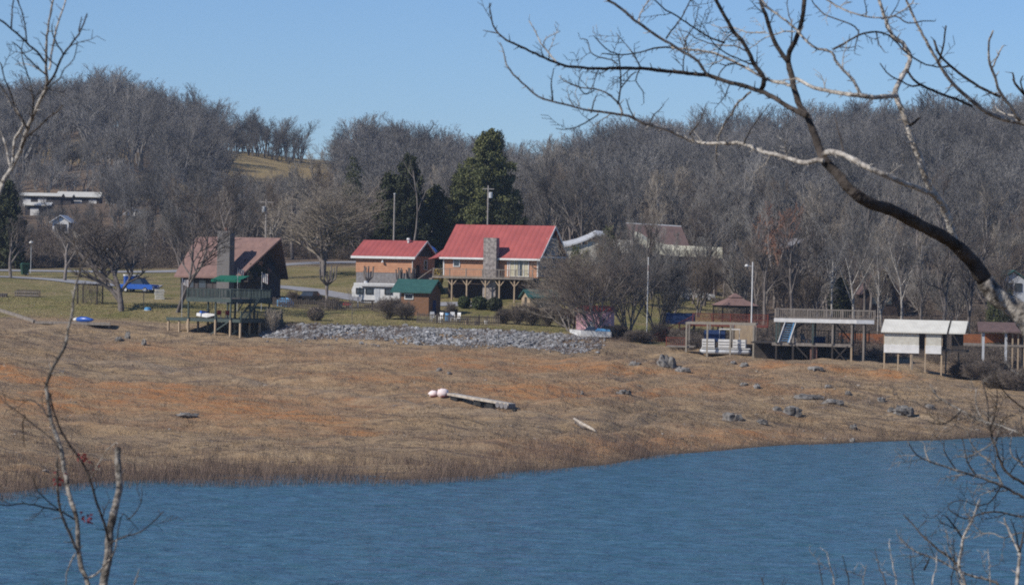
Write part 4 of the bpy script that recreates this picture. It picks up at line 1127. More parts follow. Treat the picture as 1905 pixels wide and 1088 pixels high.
t, z = pole(1203, 620, 478, 372, 'white mast half lost in the twigs of the tangled tree', 'mast', 'mast', .07, 'white')
MB().box(-.02, .02, -.3, .0, z - 1.6, z - .9).build('sign_plate', M['redwood'], t)
t, z = pole(57, 492, 452, 455, 'slim pole lamp with a pale green head by the left road', 'street_lamp', 'lamp', .05, 'galv')
MB().lathe([(.05, .3), (.28, .12), (.3, 0), (.08, -.1)], (0, 0, z), 10).build('lamp_head', M['white'], t)
def flag(px, d, py0, py1, label):
    p = G(px, d); z1, z0 = zat(px, py0, d) - p.z, zat(px, py1, d) - p.z
    t = thing('flag', label, 'flag', p, .3)
    MB().tube([(0, 0, -.1), (0, 0, z1 + .2)], .03, 6).build('pole', M['galv'], t)
    h = z1 - z0; n = 7
    for k, (mt) in enumerate(('flagred', 'white')):
        m_ = MB()
        for i in range(k, n, 2):
            a, b = .04 + i * .11, .04 + (i + 1) * .11
            m_.loft([(a, 0, z0 - i * .05), (b, .05 * (-1) ** i, z0 - i * .05 - .05), (b, .05 * (-1) ** i + .02, z0 - i * .05 - .05), (a, .02, z0 - i * .05)], [(a, 0, z1), (b, .05 * (-1) ** i, z1 - .06), (b, .05 * (-1) ** i + .02, z1 - .06), (a, .02, z1)])
        m_.build('red_stripes' if k == 0 else 'white_stripes', M[mt], t)
    MB().box(.04, .36, -.03, .06, z1 - h * .5, z1 + .01).build('canton', M['navy'], t)
flag(486, 392, 509, 524, 'limp striped flag hanging on the right of the chalet')
flag(338, 386, 520, 529, 'small striped flag between the twin trunked tree and the green dock')
flag(441, 391, 501, 508, 'small red and white flag above the green canopy')
# bin, bench, arbour, board stack, feeder
p = G(46, 447); t = thing('waste_bin', 'dark green wheeled waste bin beside the left road', 'bin', p, .4)
MB().loft([(-.4, -.45, .1), (.4, -.45, .1), (.4, .45, .1), (-.4, .45, .1)], [(-.55, -.6, 1.5), (.55, -.6, 1.5), (.55, .6, 1.5), (-.55, .6, 1.5)]).build('body', M['green'], t)
MB().loft([(-.58, -.63, 1.5), (.58, -.63, 1.5), (.58, .63, 1.5), (-.58, .63, 1.5)], [(-.45, -.5, 1.72), (.45, -.5, 1.72), (.45, .5, 1.66), (-.45, .5, 1.66)]).build('lid', M['green'], t)
wheel(t, .3, -.5, .15); wheel(t, .3, .5, .15)
p = G(27, 405); t = thing('log_planter', 'long low brown slatted wooden planter on the left lawn', 'planter', p, -.12)
m_ = MB()
for i in range(12): m_.box(i * .26, i * .26 + .17, 0, .1, -.1, .95 - .15 * (i % 3 == 0)); m_.box(i * .26, i * .26 + .17, 1.0, 1.1, -.1, .9)
m_.build('slats', M['browntwig'], t)
MB().box(0, 3.1, -.06, -.002, .55, .68).box(0, 3.1, -.06, -.002, .15, .28).build('rail', M['wood'], t)
p = G(-4, 404); t = thing('fire_wood', 'low stack of dark split logs at the left edge of the lawn', 'firewood', p, 0)
for i in range(6):
    for k in range(2): MB().tube([(-.4 + i * .27, 0, .1 + k * .24), (-.4 + i * .27, 1.0, .12 + k * .24)], .13, 7).build('log', M['bark'], t)
p = G(162, 396); t = thing('arbor', 'boxy garden arbor overgrown with brown vines on the left lawn', 'arbor', p, -.3)
for x in (-1.3, 1.3):
    for y in (0, 1.6): MB().bar((x, y, -.4), (x, y, 2.4), .14).build('post', M['darkwood'], t)
m_ = MB()
for i in range(9): m_.bar((-1.5 + i * .37, -.2, 2.45), (-1.5 + i * .37, 1.8, 2.45), .07, .12)
m_.build('slats', M['darkwood'], t)
rg_ = random.Random(9); m_ = MB()
for i in range(420):
    x, y, z0 = rg_.uniform(-1.45, 1.45), rg_.choice((-.05, 1.6)) + rg_.uniform(-.15, .15), rg_.uniform(0, 2.4)
    m_.bar((x, y, z0), (x + rg_.uniform(-.3, .3), y + rg_.uniform(-.2, .2), z0 + rg_.uniform(.2, .6)), .02)
m_.build('vines', M['browntwig'], t)
p = G(297, 404); t = thing('board_stack', 'stack of pale boards leaning in a pile right of the blue pickup', 'board pile', p, .2)
for i in range(7): MB().box(-.6 + rg_.uniform(-.1, .1), .6 + rg_.uniform(-.1, .1), 0, .9, i * .19, i * .19 + .1).build('board', M['white'], t)
p = G(267, 392); t = thing('bird_feeder', 'bird feeder with a white roof on a thin post left of the twin trunked tree', 'bird feeder', p)
MB().bar((0, 0, -.2), (0, 0, 1.9), .08).build('post', M['wood'], t); MB().box(-.2, .2, -.2, .2, 1.9, 2.1).build('tray', M['wood'], t)
MB().prism([(-.3, 2.15), (0, 2.4), (.3, 2.15)], 'y', -.25, .25).build('roof', M['white'], t)
p = G(275, 389); t = thing('upturned_tub', 'pale blue upturned tub on the grass right of the feeder post', 'tub', p)
MB().lathe([(.45, 0), (.4, .3), (.3, .4)], (0, 0, 0), 12).build('body', M['bluetarp'], t); MB().lathe([(.48, 0), (.48, .06)], (0, 0, 0), 12).build('rim', M['white'], t)
p = G(801, 425); t = thing('patio_umbrella', 'closed bright blue parasol between the two red roofed log buildings', 'umbrella', p)
z = zat(801, 458, 425) - p.z
MB().tube([(0, 0, 0), (0, 0, z)], .04, 6).build('pole', M['white'], t)
MB().lathe([(.75, z - .85), (.85, z - .7), (.5, z - .25), (.05, z)], (0, 0, 0), 10).build('canopy', M['bluepaint'], t)
# garden fence with pickets
def pickets(pts, label):
    ps = [G(a, b) for a, b in pts]; o = ps[0].copy(); f = thing('picket_fence', label, 'fence', o)
    rail = MB(); pk = MB()
    for a, b in zip(ps[:-1], ps[1:]):
        a, b = a - o, b - o; L = (b - a).length; up = Vector((0, 0, 1))
        rail.bar(a + up * .35, b + up * .35, .05, .09); rail.bar(a + up * .95, b + up * .95, .05, .09)
        k = int(L / .22)
        for i in range(k): q = a.lerp(b, i / k); pk.bar(q - up * .1, q + up * (1.15 + .08 * math.sin(i * 2.1)), .11, .035)
        for i in range(max(1, int(L / 2.4))): q = a.lerp(b, i / max(1, int(L / 2.4))) + Vector((0, .09, 0)); MB().bar(q - up * .4, q + up * 1.25, .12).build('post', M['darkwood'], f)
    rail.build('rail', M['darkwood'], f); pk.build('pickets', M['browntwig'], f)
pickets([(776, 381), (850, 379), (932, 380)], 'weathered brown picket fence along the garden behind the rock bank')
pickets([(508, 398), (570, 397), (650, 396), (735, 396)], 'low dark fence line running between the chalet and the camper')
def chair(px, d, rz, label, mt='white', grp=None):
    c = thing('garden_chair', label, 'chair', G(px, d), rz, grp)
    MB().box(-.28, .28, -.26, .26, .4, .46).build('seat', M[mt], c)
    b = MB(); b.loft([(-.28, .24, .46), (.28, .24, .46), (.28, .29, .46), (-.28, .29, .46)], [(-.26, .4, 1.15), (.26, .4, 1.15), (.26, .45, 1.15), (-.26, .45, 1.15)]); b.build('backrest', M[mt], c)
    for x in (-.25, .25):
        MB().box(x - .04, x + .04, -.26, .3, .62, .67).build('armrest', M[mt], c)
        for y in (-.24, .24): MB().bar((x, y, -.05), (x, y, .4), .06).build('leg', M[mt], c)
chair(806, 384, .4, 'white garden chair nearest the shed, behind the picket fence')
chair(818, 383, -.5, 'white garden chair tilted towards its neighbour, second from the shed')
chair(842, 385, .1, 'white garden chair beside the blue barrel')
chair(850, 384, -.7, 'white garden chair at the far end of the group behind the picket fence')
p = G(832, 385); t = thing('rain_barrel', 'pale blue rain barrel among white garden chairs', 'barrel', p)
MB().lathe([(.28, 0), (.36, .3), (.36, .7), (.28, 1.0)], (0, 0, 0), 12).build('body', M['bluetarp'], t); MB().lathe([(.3, 0), (.3, .06)], (0, 0, 1.0), 12).build('lid', M['navy'], t)
for k, (px, d) in enumerate(((868, 381), (886, 380), (905, 382))):
    p = G(px, d); t = thing('flower_pot', ('tan clay pot', 'pale stone pot', 'white painted pot')[k] + ' on the lawn by the picket fence', 'pot', p)
    MB().lathe([(.2, 0), (.3, .4), (.34, .45), (.3, .45)], (0, 0, 0), 10).build('pot', M[('palewood', 'concrete', 'white')[k]], t)
    m_ = MB()
    for i in range(14): a = i * 2.4; m_.bar((0, 0, .4), (math.cos(a) * .25, math.sin(a) * .25, .75 + .1 * (i % 3)), .02)
    m_.build('stems', M['browntwig'], t)

# ------------------------------------------------------------------ stranded float with bags on the bank
def stranded_float():
    a, b = hit(832, 744), hit(946, 764)
    th = math.atan2(b.y - a.y, b.x - a.x); L = (b - a).length; o = a + Vector((0, 0, .35))
    tilt = math.atan2(b.z - a.z, L)
    r = thing('stranded_gangway', 'narrow grey gangway plank lying stranded on dark floats on the bare bank', 'gangway', o, th)
    r.rotation_euler = (0, -tilt, th)
    MB().box(0, L, 0, .8, .12, .22).build('deck', M['concrete'], r)
    MB().box(0, L, -.05, -.003, .02, .24).build('side_rail', M['driftwood'], r)
    for x in (.3, L * .42, L * .62): MB().box(x, x + .95, .1, .75, -.45, .118).build('float', M['tyre'], r)
    for i in range(3): MB().tube([(L - 1.4 + i * .55, -.1, -.05), (L - 1.4 + i * .55, .9, -.05)], .26, 10).build('drum', M['block'], r)
    MB().bar((L + .2, .3, -.35), (L + .8, .2, -.3), .2).build('anchor_block', M['tyre'], r)
    for k, (px, py, sc_, lab) in enumerate(((806, 738, .46, 'smaller pinkish white buoy sack left of its twin'), (824, 741, .62, 'larger pinkish white buoy sack touching the stranded gangway'))):
        p = hit(px, py)
        t = thing('buoy_sack', lab, 'buoy', p, .3 * k)
        MB().blob((0, 0, sc_ * .55), (sc_ * .95, sc_ * .75, sc_ * .68), 4 + k, .17, 12, 8).build('sack', M['sack'], t, True)
        MB().blob((sc_ * .1, -.1, sc_ * .12), (sc_ * .7, sc_ * .6, sc_ * .2), 7 + k, .2, 10, 5).build('stained_base', M['redwood'], t, True)
        MB().tube([(0, 0, sc_ * 1.18), (.05, 0, sc_ * 1.3), (.15, 0, sc_ * 1.25)], .04, 6).build('tie', M['redwood'], t)
M['sack'] = mat('pinkish_sack', (.86, .76, .73), (.78, .58, .54), .7, 2, bump=.5, bscale=3)
stranded_float()

# ------------------------------------------------------------------ rocks on the bank
def rock(px, py, w_px, h_px, seed, label, mt='rock', name='rock'):
    p = hit(px, py); s = FPX / p.y; w_, h = w_px / s / 2, h_px / s
    m_ = MB(); m_.blob((0, 0, h * .15), (w_ * .85, w_ * .7, h * .62), seed, .34, 11, 7)
    if w_px > 20: m_.blob((w_ * .8, -.2, h * .15), (w_ * .5, w_ * .5, h * .5), seed + 1, .3, 9, 6)
    o = m_.build(name, M[mt]); o.location = p; tag(o, label, 'rock')
rocks = [(1236, 682, 34, 26, 'large pale boulder, biggest on the bank below the right slope'), (1268, 692, 26, 12, 'low grey slab at the foot of the largest boulder'),
 (1180, 680, 22, 9, 'brown flat stone left of the largest boulder'), (1158, 733, 26, 10, 'pale tan stone cluster on the orange bank'), (1170, 735, 12, 9, 'small dark stone right of the pale tan cluster'),
 (1358, 782, 38, 18, 'jagged dark grey outcrop on the lower right bank'), (1470, 770, 34, 20, 'rounded dark stone on the lower bank below the two level dock'), (1445, 764, 18, 10, 'tan stone beside the rounded dark stone'),
 (1408, 722, 16, 11, 'small grey stone on the orange streak'), (1385, 718, 20, 8, 'flat grey stone left of the small grey one'), (1500, 742, 50, 10, 'long low grey ledge on the right bank'), (1545, 752, 38, 12, 'second low grey ledge further right'),
 (1541, 722, 18, 8, 'small grey slab above the long ledges'), (1578, 735, 14, 8, 'small dark stone right of the slab above the ledges'), (1676, 772, 38, 20, 'grey boulder on the bank below the boathouse'), (1658, 766, 18, 10, 'pale stone left of the boulder below the boathouse'),
 (1588, 800, 16, 12, 'dark stone near the water below the two level dock'), (1586, 822, 12, 10, 'reddish stone at the very edge of the water'), (1385, 684, 18, 10, 'grey stone under the boat lift'), (1365, 678, 14, 8, 'pale stone left of the grey one under the boat lift'),
 (1415, 788, 22, 9, 'brown flat stone right of the jagged outcrop'), (817, 690, 14, 8, 'dark little stone above the pink buoy sacks'), (836, 696, 12, 6, 'flat dark stone to the right above the buoy sacks'),
 (268, 645, 10, 14, 'small dark upright stump on the left bank'), (238, 630, 12, 16, 'round dark clod beside the left shore path'), (222, 634, 16, 8, 'flat dark stone left of the round clod'), (345, 775, 40, 8, 'dark low hump of soil on the left bank'),
 (1083, 735, 8, 8, 'tiny dark stone on the bank below the rock bank end'), (1515, 690, 26, 8, 'dark wet log-like stone below the two level dock'), (1640, 745, 20, 8, 'flat tan stone below the boathouse posts'), (1730, 760, 18, 9, 'grey stone on the far right bank')]
for i, (px, py, a, b, lab) in enumerate(rocks): rock(px, py, a, b, i * 3 + 1, lab)
p = hit(1068, 790); q = hit(1108, 805)
t = thing('driftwood', 'bleached driftwood log with a dark root end near the water', 'driftwood', p, 0)
v = q - p
MB().tube([(0, 0, .45), v * .35 + Vector((0, .1, .28)), v * .8 + Vector((0, 0, .18)), v + Vector((0, 0, .1))], [.1, .16, .14, .05], 8).build('log', M['driftwood'], t, True)
MB().tube([(.2, .2, .15), v * .4 + Vector((0, .2, .1)), v * .9 + Vector((.2, .2, .08))], [.2, .22, .08], 7).build('root', M['bark'], t, True)

# rock bank (riprap): nobody could count the stones
def riprap():
    rg = np.random.default_rng(3)
    base = MB().blob((0, 0, 0), (1, .8, .65), 2, .3, 6, 4)
    BV, BF = np.array(base.v), np.array(base.f)
    P = []
    while len(P) < 11000:
        px = rg.uniform(485, 1130); u = (px - CX) / FPX
        CD = smooth_cols(TD, np.array([u])); toe, crest = CD[11, 0] + 1.2, CD[12, 0] + .3
        dens = min(1, (px - 480) / 50) * min(1, max(0.05, (1130 - px) / 70))
        if rg.random() > dens: continue
        t = rg.random() * (.35 + .65 * min(1, (px - 480) / 90)); d = toe + (crest - toe) * t + rg.normal() * .9 - (rg.exponential(1.6) if rg.random() < .12 else 0)
        if noise2(u * d / 3.0, d / 1.2, 77) < .3 and rg.random() < .75: continue
        P.append((u * d, d, rg.uniform(.07, .20) * (2.0 if rg.random() < .08 else 1)))
    P = np.array(P); z = ground_uv(P[:, 0] / P[:, 1], P[:, 1])
    n = len(P); nv = len(BV)
    a = rg.random(n) * 6.28; ca, sa = np.cos(a), np.sin(a)
    V = np.empty((n, nv, 3)); s = P[:, 2][:, None]
    sq = rg.uniform(.6, 1.2, (n, 3))
    bx = BV[None] * sq[:, None, :] * (1 + rg.uniform(-.2, .2, (n, nv, 1)))
    V[..., 0] = (bx[..., 0] * ca[:, None] - bx[..., 1] * sa[:, None]) * s + P[:, 0:1]
    V[..., 1] = (bx[..., 0] * sa[:, None] + bx[..., 1] * ca[:, None]) * s + P[:, 1:2]
    V[..., 2] = bx[..., 2] * s + z[:, None] + s * .25
    Q = (np.arange(n) * nv)[:, None, None] + BF[None]
    o = npmesh('riprap', V.reshape(-1, 3), Q.reshape(-1, 4), M['riprock'])
    tag(o, 'bank of loose grey broken rocks below the lawn', kind='stuff')
M['riprock'] = mat('bluish_grey_broken_rock', (.40, .40, .40), (.10, .095, .09), .9, 1.9, detail=5)
riprap()

# dry grass on the bank, weeds along the water
def blades(name, P, h, wid, rg, mtl, label, lean=.5, per=3):
    n = len(P)
    P = np.repeat(P, per, 0); n = len(P); P = P + rg.normal(size=(n, 3)) * np.array([.12, .12, 0])
    hh = h * (.5 + rg.random(n)); a = rg.random(n) * 6.28
    tip = P + np.stack([rg.normal(size=n) * lean * hh, rg.normal(size=n) * lean * hh, hh], 1)
    s = np.stack([np.cos(a), np.sin(a), np.zeros(n)], 1) * wid
    V = np.stack([P - s, P + s, tip + s * .3, tip - s * .3], 1).reshape(-1, 3)
    o = npmesh(name, V, np.arange(n)[:, None] * 4 + np.array([[0, 1, 2, 3]]), mtl)
    tag(o, label, kind='stuff'); return o
def scatter(n, rg, pxr, trange, base=10, top=11, accept=None):
    px = rg.uniform(*pxr, n); u = (px - CX) / FPX
    CD = smooth_cols(TD, u); t = rg.uniform(*trange, n); d = CD[base] + (CD[top] - CD[base]) * t
    if accept is not None:
        k = accept(px, t, u * d, d); u, d = u[k], d[k]
    x = u * d
    return np.stack([x, d, ground_uv(u, d) - .03], 1)
rg = np.random.default_rng(11)
acc = lambda px, t, x, d: (noise2(x / 6, d / 3, 21) * .6 + noise2(x / 2, d / 1.2, 22) * .6) > .62 + rg.random(len(px)) * .25
blades('dry_grass', scatter(95000, rg, (-150, 2100), (.02, 1.0), accept=acc), .2, .018, rg, M['straw'], 'short dry straw grass scattered over the bare bank', 1.0)
acc2 = lambda px, t, x, d: rg.random(len(px)) < (.35 + .65 * (noise2(x / 4, d / 4, 5) > .45)) * np.exp(-(np.maximum(t, 0) / .085) ** 2) * (.25 + .9 * noise2(x / 9, d / 5, 41)) * np.where(px < 1100, 1, np.clip((1340 - px) / 240, .06, 1))
blades('shore_weeds', scatter(52000, rg, (-200, 2100), (-.05, .22), accept=acc2), .8, .010, rg, M['reed'], 'dense brown bare weeds standing along the waterline', .35, 3)
blades('weed_tufts', scatter(14000, rg, (-150, 2100), (.03, 1.02), accept=lambda px, t, x, d: rg.random(len(px)) < .08 + 1.3 * np.clip(noise2(x / 11, d / 6, 81) - .5, 0, 1)), .42, .013, rg, M['browntwig'], 'darker dead weed tufts dotted over the bare bank', .6, 7)
def debris():
    rg = np.random.default_rng(31); base = MB().blob((0, 0, 0), (1, .7, .5), 4, .35, 5, 3); BV, BF = np.array(base.v), np.array(base.f)
    P = scatter(9000, rg, (-100, 2050), (.02, 1.02), accept=lambda px, t, x, d: rg.random(len(px)) < .12 + .9 * (noise2(x / 9, d / 3, 51) > .62) + .35 * (px > 1150))
    n = len(P); s = (rg.uniform(.05, .13, n) * np.where(rg.random(n) < .06, 2.2, 1))[:, None, None]; a = rg.random(n) * 6.28
    B = BV[None] * rg.uniform(.6, 1.3, (n, 1, 3)) * s; V = B.copy()
    V[..., 0] = B[..., 0] * np.cos(a)[:, None] - B[..., 1] * np.sin(a)[:, None]; V[..., 1] = B[..., 0] * np.sin(a)[:, None] + B[..., 1] * np.cos(a)[:, None]
    V += P[:, None, :]
    o = npmesh('gravel', V.reshape(-1, 3), ((np.arange(n) * len(BV))[:, None, None] + BF[None]).reshape(-1, 4), mat('mixed_stones', (.40, .36, .31), (.08, .065, .055), .95, .7))
    tag(o, 'loose stones and clods strewn over the bare bank', kind='stuff')
debris()
blades('bank_weeds', scatter(5200, rg, (480, 1180), (.0, 1.15), base=11, top=12, accept=lambda px, t, x, d: rg.random(len(px)) < .15 + .85 * (noise2(x / 4, d / 3, 71) > .55)), .38, .014, rg, M['reed'], 'brown weeds growing among the rocks of the bank', .5, 4)
blades('lawn_grass', scatter(60000, rg, (-150, 1400), (0, 3.2), base=12, top=13, accept=lambda px, t, x, d: rg.random(len(px)) < .5 + .5 * noise2(x / 5, d / 5, 9)), .09, .03, rg, M['lawnblade'] if 'lawnblade' in M else mat('lawn_blades', (.25, .23, .085), (.36, .30, .14), .95, .3), 'short winter lawn grass behind the rock bank', .8, 2)

# ------------------------------------------------------------------ bushes and evergreens near the houses
def twig_bush(px, d, H, Wd, label, mt='browntwig', seed=1, name='bare_bush', n=9, thick=1.0, cat='bush'):
    A = grow(seed, H, r0=.03, fork=.1, spread=.6, levels=(8, 7, 6), up=.2, nseg=(4, 3, 2, 1), ratio=(.75, .6, .55), tw=.009, stems=n, lean=.35, wig=.2)
    sx = Wd / max(np.ptp(A[:, 3]), .1); A[:, [0, 1, 3, 4]] *= sx; A[:, 6:8] *= thick
    r = thing(name, label, cat, G(px, d), 0)
    t = A[A[:, 8] < .5]; c = A[A[:, 8] >= .5]
    V, Q = prisms(t, 4); npmesh('stems', V, Q, M['bark'], r); V, Q = prisms(c, 3); npmesh('twigs', V, Q, M[mt], r)
    return r
def leaf_bush(px, d, H, Wd, label, mt='boxleaf', seed=1, n=1800, size=.11, name='clipped_bush'):
    rg = np.random.default_rng(seed)
    v = rg.normal(size=(n, 3)); v /= np.linalg.norm(v, axis=1)[:, None]
    rr = rg.uniform(.78, 1.05, (n, 1)) * (1 + .12 * np.sin(v[:, :1] * 7 + seed) * np.cos(v[:, 1:2] * 6))
    P = v * rr * np.array([Wd / 2, Wd / 2, H / 2]) + np.array([0, 0, H / 2]); P = P[P[:, 2] > -.1]
    r = thing(name, label, 'bush', G(px, d), 0)
    V, Q = leafpts(P, size, rg); npmesh('leaves', V, Q, M[mt], r)
    m_ = MB()
    for i in range(6): a = i * 1.05; m_.bar((0, 0, -.2), (math.cos(a) * Wd * .35, math.sin(a) * Wd * .35, H * .7), .05)
    m_.build('stems', M['bark'], r)
leaf_bush(863, 399, 1.5, 1.4, 'clipped green bush, leftmost under the log house deck', seed=1)
leaf_bush(892, 398, 1.6, 1.9, 'clipped green bush between two others under the log house deck', seed=2)
leaf_bush(920, 397, 1.6, 1.9, 'dark clipped green bush, rightmost under the log house deck', 'darkneedle', seed=3)
leaf_bush(812, 424, 2.6, 1.7, 'bright yellow-green bush between the two log buildings', 'yellow', seed=4)
leaf_bush(587, 382, 1.6, 2.0, 'round red-brown bush alone on the lawn above the rock bank', 'browntwig', seed=5, n=2600, size=.07)
twig_bush(722, 386, 3.0, 4.2, 'tall grey-brown bare bush in front of the camper', seed=21, n=16)
twig_bush(752, 385, 2.7, 3.6, 'grey-brown bare bush against the wall of the green roofed shed', seed=22, n=16)
twig_bush(838, 388, 2.3, 2.2, 'round bare grey bush right of the green roofed shed', seed=23, n=12)
for i, (px, h) in enumerate(((938, 2.2), (962, 2.7), (990, 2.8), (1020, 2.7), (1048, 2.5))):
    twig_bush(px, 384 - i * .5, h, 2.8, ('leftmost and lowest', 'second from the left', 'middle', 'second from the right', 'rightmost')[i] + ' bush of the brown hedge right of the picket fence', seed=30 + i, n=18, thick=1.2)
twig_bush(1150, 372, 1.4, 3.2, 'dark low shrub right of the white boat', seed=41, n=16, thick=1.3)
twig_bush(1140, 368, 1.7, 4.5, 'dark spreading shrub on the slope under the tangled tree', seed=42, n=20, thick=1.3)
twig_bush(1185, 366, 1.6, 4.5, 'dark spreading shrub, lower right on the slope below the white mast', seed=43, n=20, thick=1.3)
twig_bush(1232, 370, 2.6, 3.4, 'purplish bare bush left of the red deck ramp', seed=44, n=16)
twig_bush(1262, 368, 2.0, 3.0, 'bare bush at the foot of the red deck ramp', seed=45, n=14)
twig_bush(1470, 392, 3.2, 5.5, 'round grey bare bush behind the stair of the two level dock', seed=46, n=18)
twig_bush(545, 402, 1.8, 2.4, 'dark bare bush behind the pale blue tarp heap', seed=47, n=12)
twig_bush(616, 398, 1.6, 3.6, 'low thorny bush left of the red mower', seed=48, n=12)
twig_bush(505, 374, 3.2, 2.8, 'arching bare bush at the right end of the green dock', 'tantwig', seed=49, n=9)
for i, (px, d, h) in enumerate(((1800, 340, 2.2), (1830, 336, 2.4), (1862, 333, 2.6), (1895, 330, 2.4), (1850, 344, 2.2), (1925, 336, 2.6))):
    twig_bush(px, d, h, 5.0, 'dark bare scrub covering the slope below the brown roofed dock', seed=60 + i, n=18, thick=1.2)['group'] = 'scrub on the right slope'

def conif(px, d, ytop, Rpx, label, mt='needle', seed=1, n=7000, size=.26, base=.05, name='conifer'):
    p = G(px, d); s = FPX / d; H = zat(px, ytop, d) - p.z
    V, Q = conifer(seed, H, Rpx / s, n, size, base)
    r = thing(name, label, 'tree', p, seed * 1.3)
    npmesh('crown', V, Q, M[mt], r)
    MB().tube([(0, 0, -1), (0, 0, H * .5), (0, 0, H * .95)], [.3, .18, .03], 7).build('trunk', M['bark'], r)
conif(904, 462, 246, 98, 'biggest evergreen, a broad olive green tree behind the log house', 'needle', 1, 22000, .27)
conif(856, 468, 318, 52, 'olive evergreen leaning on the left flank of the biggest one', 'needle', 2, 8000, .32)
conif(950, 456, 372, 48, 'lower dark evergreen on the right flank of the biggest one', 'darkneedle', 3, 8000, .3)
conif(757, 460, 292, 58, 'dark tall evergreen behind the small log building', 'darkneedle', 4, 9000, .3)
conif(722, 462, 325, 48, 'very dark evergreen left of the tall one behind the small log building', 'darkneedle', 5, 7000, .3)
conif(806, 464, 350, 50, 'olive evergreen between the dark pair and the biggest one', 'needle', 6, 6000, .3)
conif(655, 500, 298, 44, 'thin dark evergreen rising out of bare crowns left of the dark pair', 'darkneedle', 7, 2000, .24)
conif(12, 470, 340, 44, 'dark olive evergreen at the left edge by the pale sheds', 'darkneedle', 8, 7000, .28)
conif(1848, 384, 535, 18, 'small bright green conifer right of the boathouse', 'needle', 9, 3500, .13)
conif(1873, 388, 545, 15, 'small darker conifer beside the bright green one', 'darkneedle', 10, 3000, .13)
conif(1560, 420, 520, 30, 'dark shaggy evergreen behind the two level dock', 'darkneedle', 11, 4000, .2)
conif(1070, 436, 462, 12, 'slim brown-green cypress, left of the pair beside the log house gable', 'needle', 12, 2500, .16)
conif(1088, 435, 468, 11, 'slim brown-green cypress, right of the pair beside the log house gable', 'needle', 13, 2500, .16)
conif(1130, 446, 425, 30, 'green shaggy evergreen by the cream eaves of the long pale house', 'needle', 14, 3500, .2)
conif(925, 640, 245, 24, 'distant dark pointed evergreen on the ridge beside the biggest one', 'darkneedle', 15, 3000, .3)

# ------------------------------------------------------------------ trees with a look of their own
def htree(px, d, ytop, label, seed, bark='bark', twig='twig', thick=1.0, rz=0, **k):
    p = G(px, d); H = zat(px, ytop, d) - p.z; wpx = k.pop('wpx', None); nm = k.pop('name', 'bare_tree')
    A = grow(seed, H, **k)
    if wpx:
        w_ = wpx * d / FPX / (np.percentile(A[:, 3], 99) - np.percentile(A[:, 3], 1)); A[:, [0, 1, 3, 4]] *= w_
    return plain_tree(nm, label, p, A, rz, bark, twig, thick)
htree(226, 388, 372, 'wide dark tree forking low into many limbs on the left lawn', 101, wpx=165, thick=1.9, twig='darktwig', up=.6, r0=.42, fork=.1, spread=.62, levels=(8, 7, 6, 5), ratio=(.95, .6, .5, .5), tw=.011)
htree(326, 388, 345, 'slender twin trunked tree in front of the faded brown roof', 103, wpx=150, thick=1.8, twig='darktwig', r0=.2, fork=.3, spread=.5, levels=(6, 6, 5, 5), stems=2, ratio=(.5, .5, .5, .5), lean=.02)
htree(430, 440, 300, 'dark crooked tree rising behind the chimney of the chalet', 105, wpx=170, thick=1.8, twig='darktwig', r0=.3, fork=.3, spread=.7, levels=(7, 7, 6, 5), ratio=(.7, .6, .5, .5))
htree(600, 452, 318, 'stout dark trunk with a fan of fine tan shoots left of the small log building', 107, twig='tantwig', wpx=190, thick=1.2, r0=.5, fork=.2, spread=.75, levels=(11, 9, 8, 6), ratio=(.8, .7, .6, .5), tw=.014, up=.7)
htree(655, 380, 535, 'thin bare sapling on the lawn above the rock bank', 109, r0=.05, fork=.35, spread=.45, levels=(6, 5, 4), nseg=(5, 3, 2, 1), tw=.008)
def pollard(px, d, y0, y1, label, seed, sp=.9):
    p = G(px, d); rgp = random.Random(seed); H = zat(px, y0, d) - p.z; b = zat(px, y1, d) - p.z
    t = thing('pollarded_tree', label, 'tree', p, rgp.random() * 3)
    MB().tube([(0, 0, -.5), (.05, 0, b * .6), (0, 0, b)], [.22, .17, .22], 8).build('trunk', M['bark'], t)
    for i in range(9):
        a = i * .7 + rgp.random() * .3; k = sp * (.35 + .65 * rgp.random()); e = Vector((math.cos(a) * k, math.sin(a) * k, b + (H - b) * (.55 + .45 * rgp.random())))
        m_ = Vector((math.cos(a) * k * .9, math.sin(a) * k * .9, b + (H - b) * .25))
        MB().tube([(0, 0, b - .1), m_, e - Vector((0, 0, .12)), e], [.15, .1, .09, .13], 6).build('limb', M['bark'], t)
pollard(607, 398, 484, 530, 'knobbly pollarded tree with stubby upright limbs on the lawn', 3, 1.3)
pollard(683, 410, 494, 522, 'stubby pollarded tree standing above the white camper', 4)
pollard(744, 410, 497, 525, 'stubby pollarded tree at the right end of the camper', 5, .6)
pollard(763, 411, 495, 525, 'stubby pollarded tree over the green shed roof', 6, .7)
for px_, d_, yt, sx, sd, mt_, lab in ((1062, 374, 436, 1.15, 111, 'tantwig', 'leftmost tangled many-stemmed tree of the big thicket, beside the log house'),
                              (1110, 367.5, 412, 1.3, 112, 'browntwig', 'tallest tangled many-stemmed tree in the thicket above the pink shed'),
                              (1168, 377, 418, 1.3, 113, 'twig', 'grey tangled many-stemmed tree in the thicket, just left of the white mast'),
                              (1222, 379, 462, .9, 115, 'twig', 'dark ivy-tangled tree left of the navy screen')):
    p = G(px_, d_); H_ = zat(px_, yt, d_) - p.z
    A = grow(sd, H_, r0=.13, fork=.12, spread=.62, levels=(8, 7, 6, 5), stems=5, lean=.35, ratio=(.68, .58, .55, .5), tw=.013, up=.3, wig=.17)
    w_ = 8.2 * sx / max(np.percentile(A[:, 3], 98) - np.percentile(A[:, 3], 2), 1); A[:, [0, 1, 3, 4]] *= w_
    plain_tree('bare_tree', lab, p, A, 0, 'bark', mt_, 1.0)
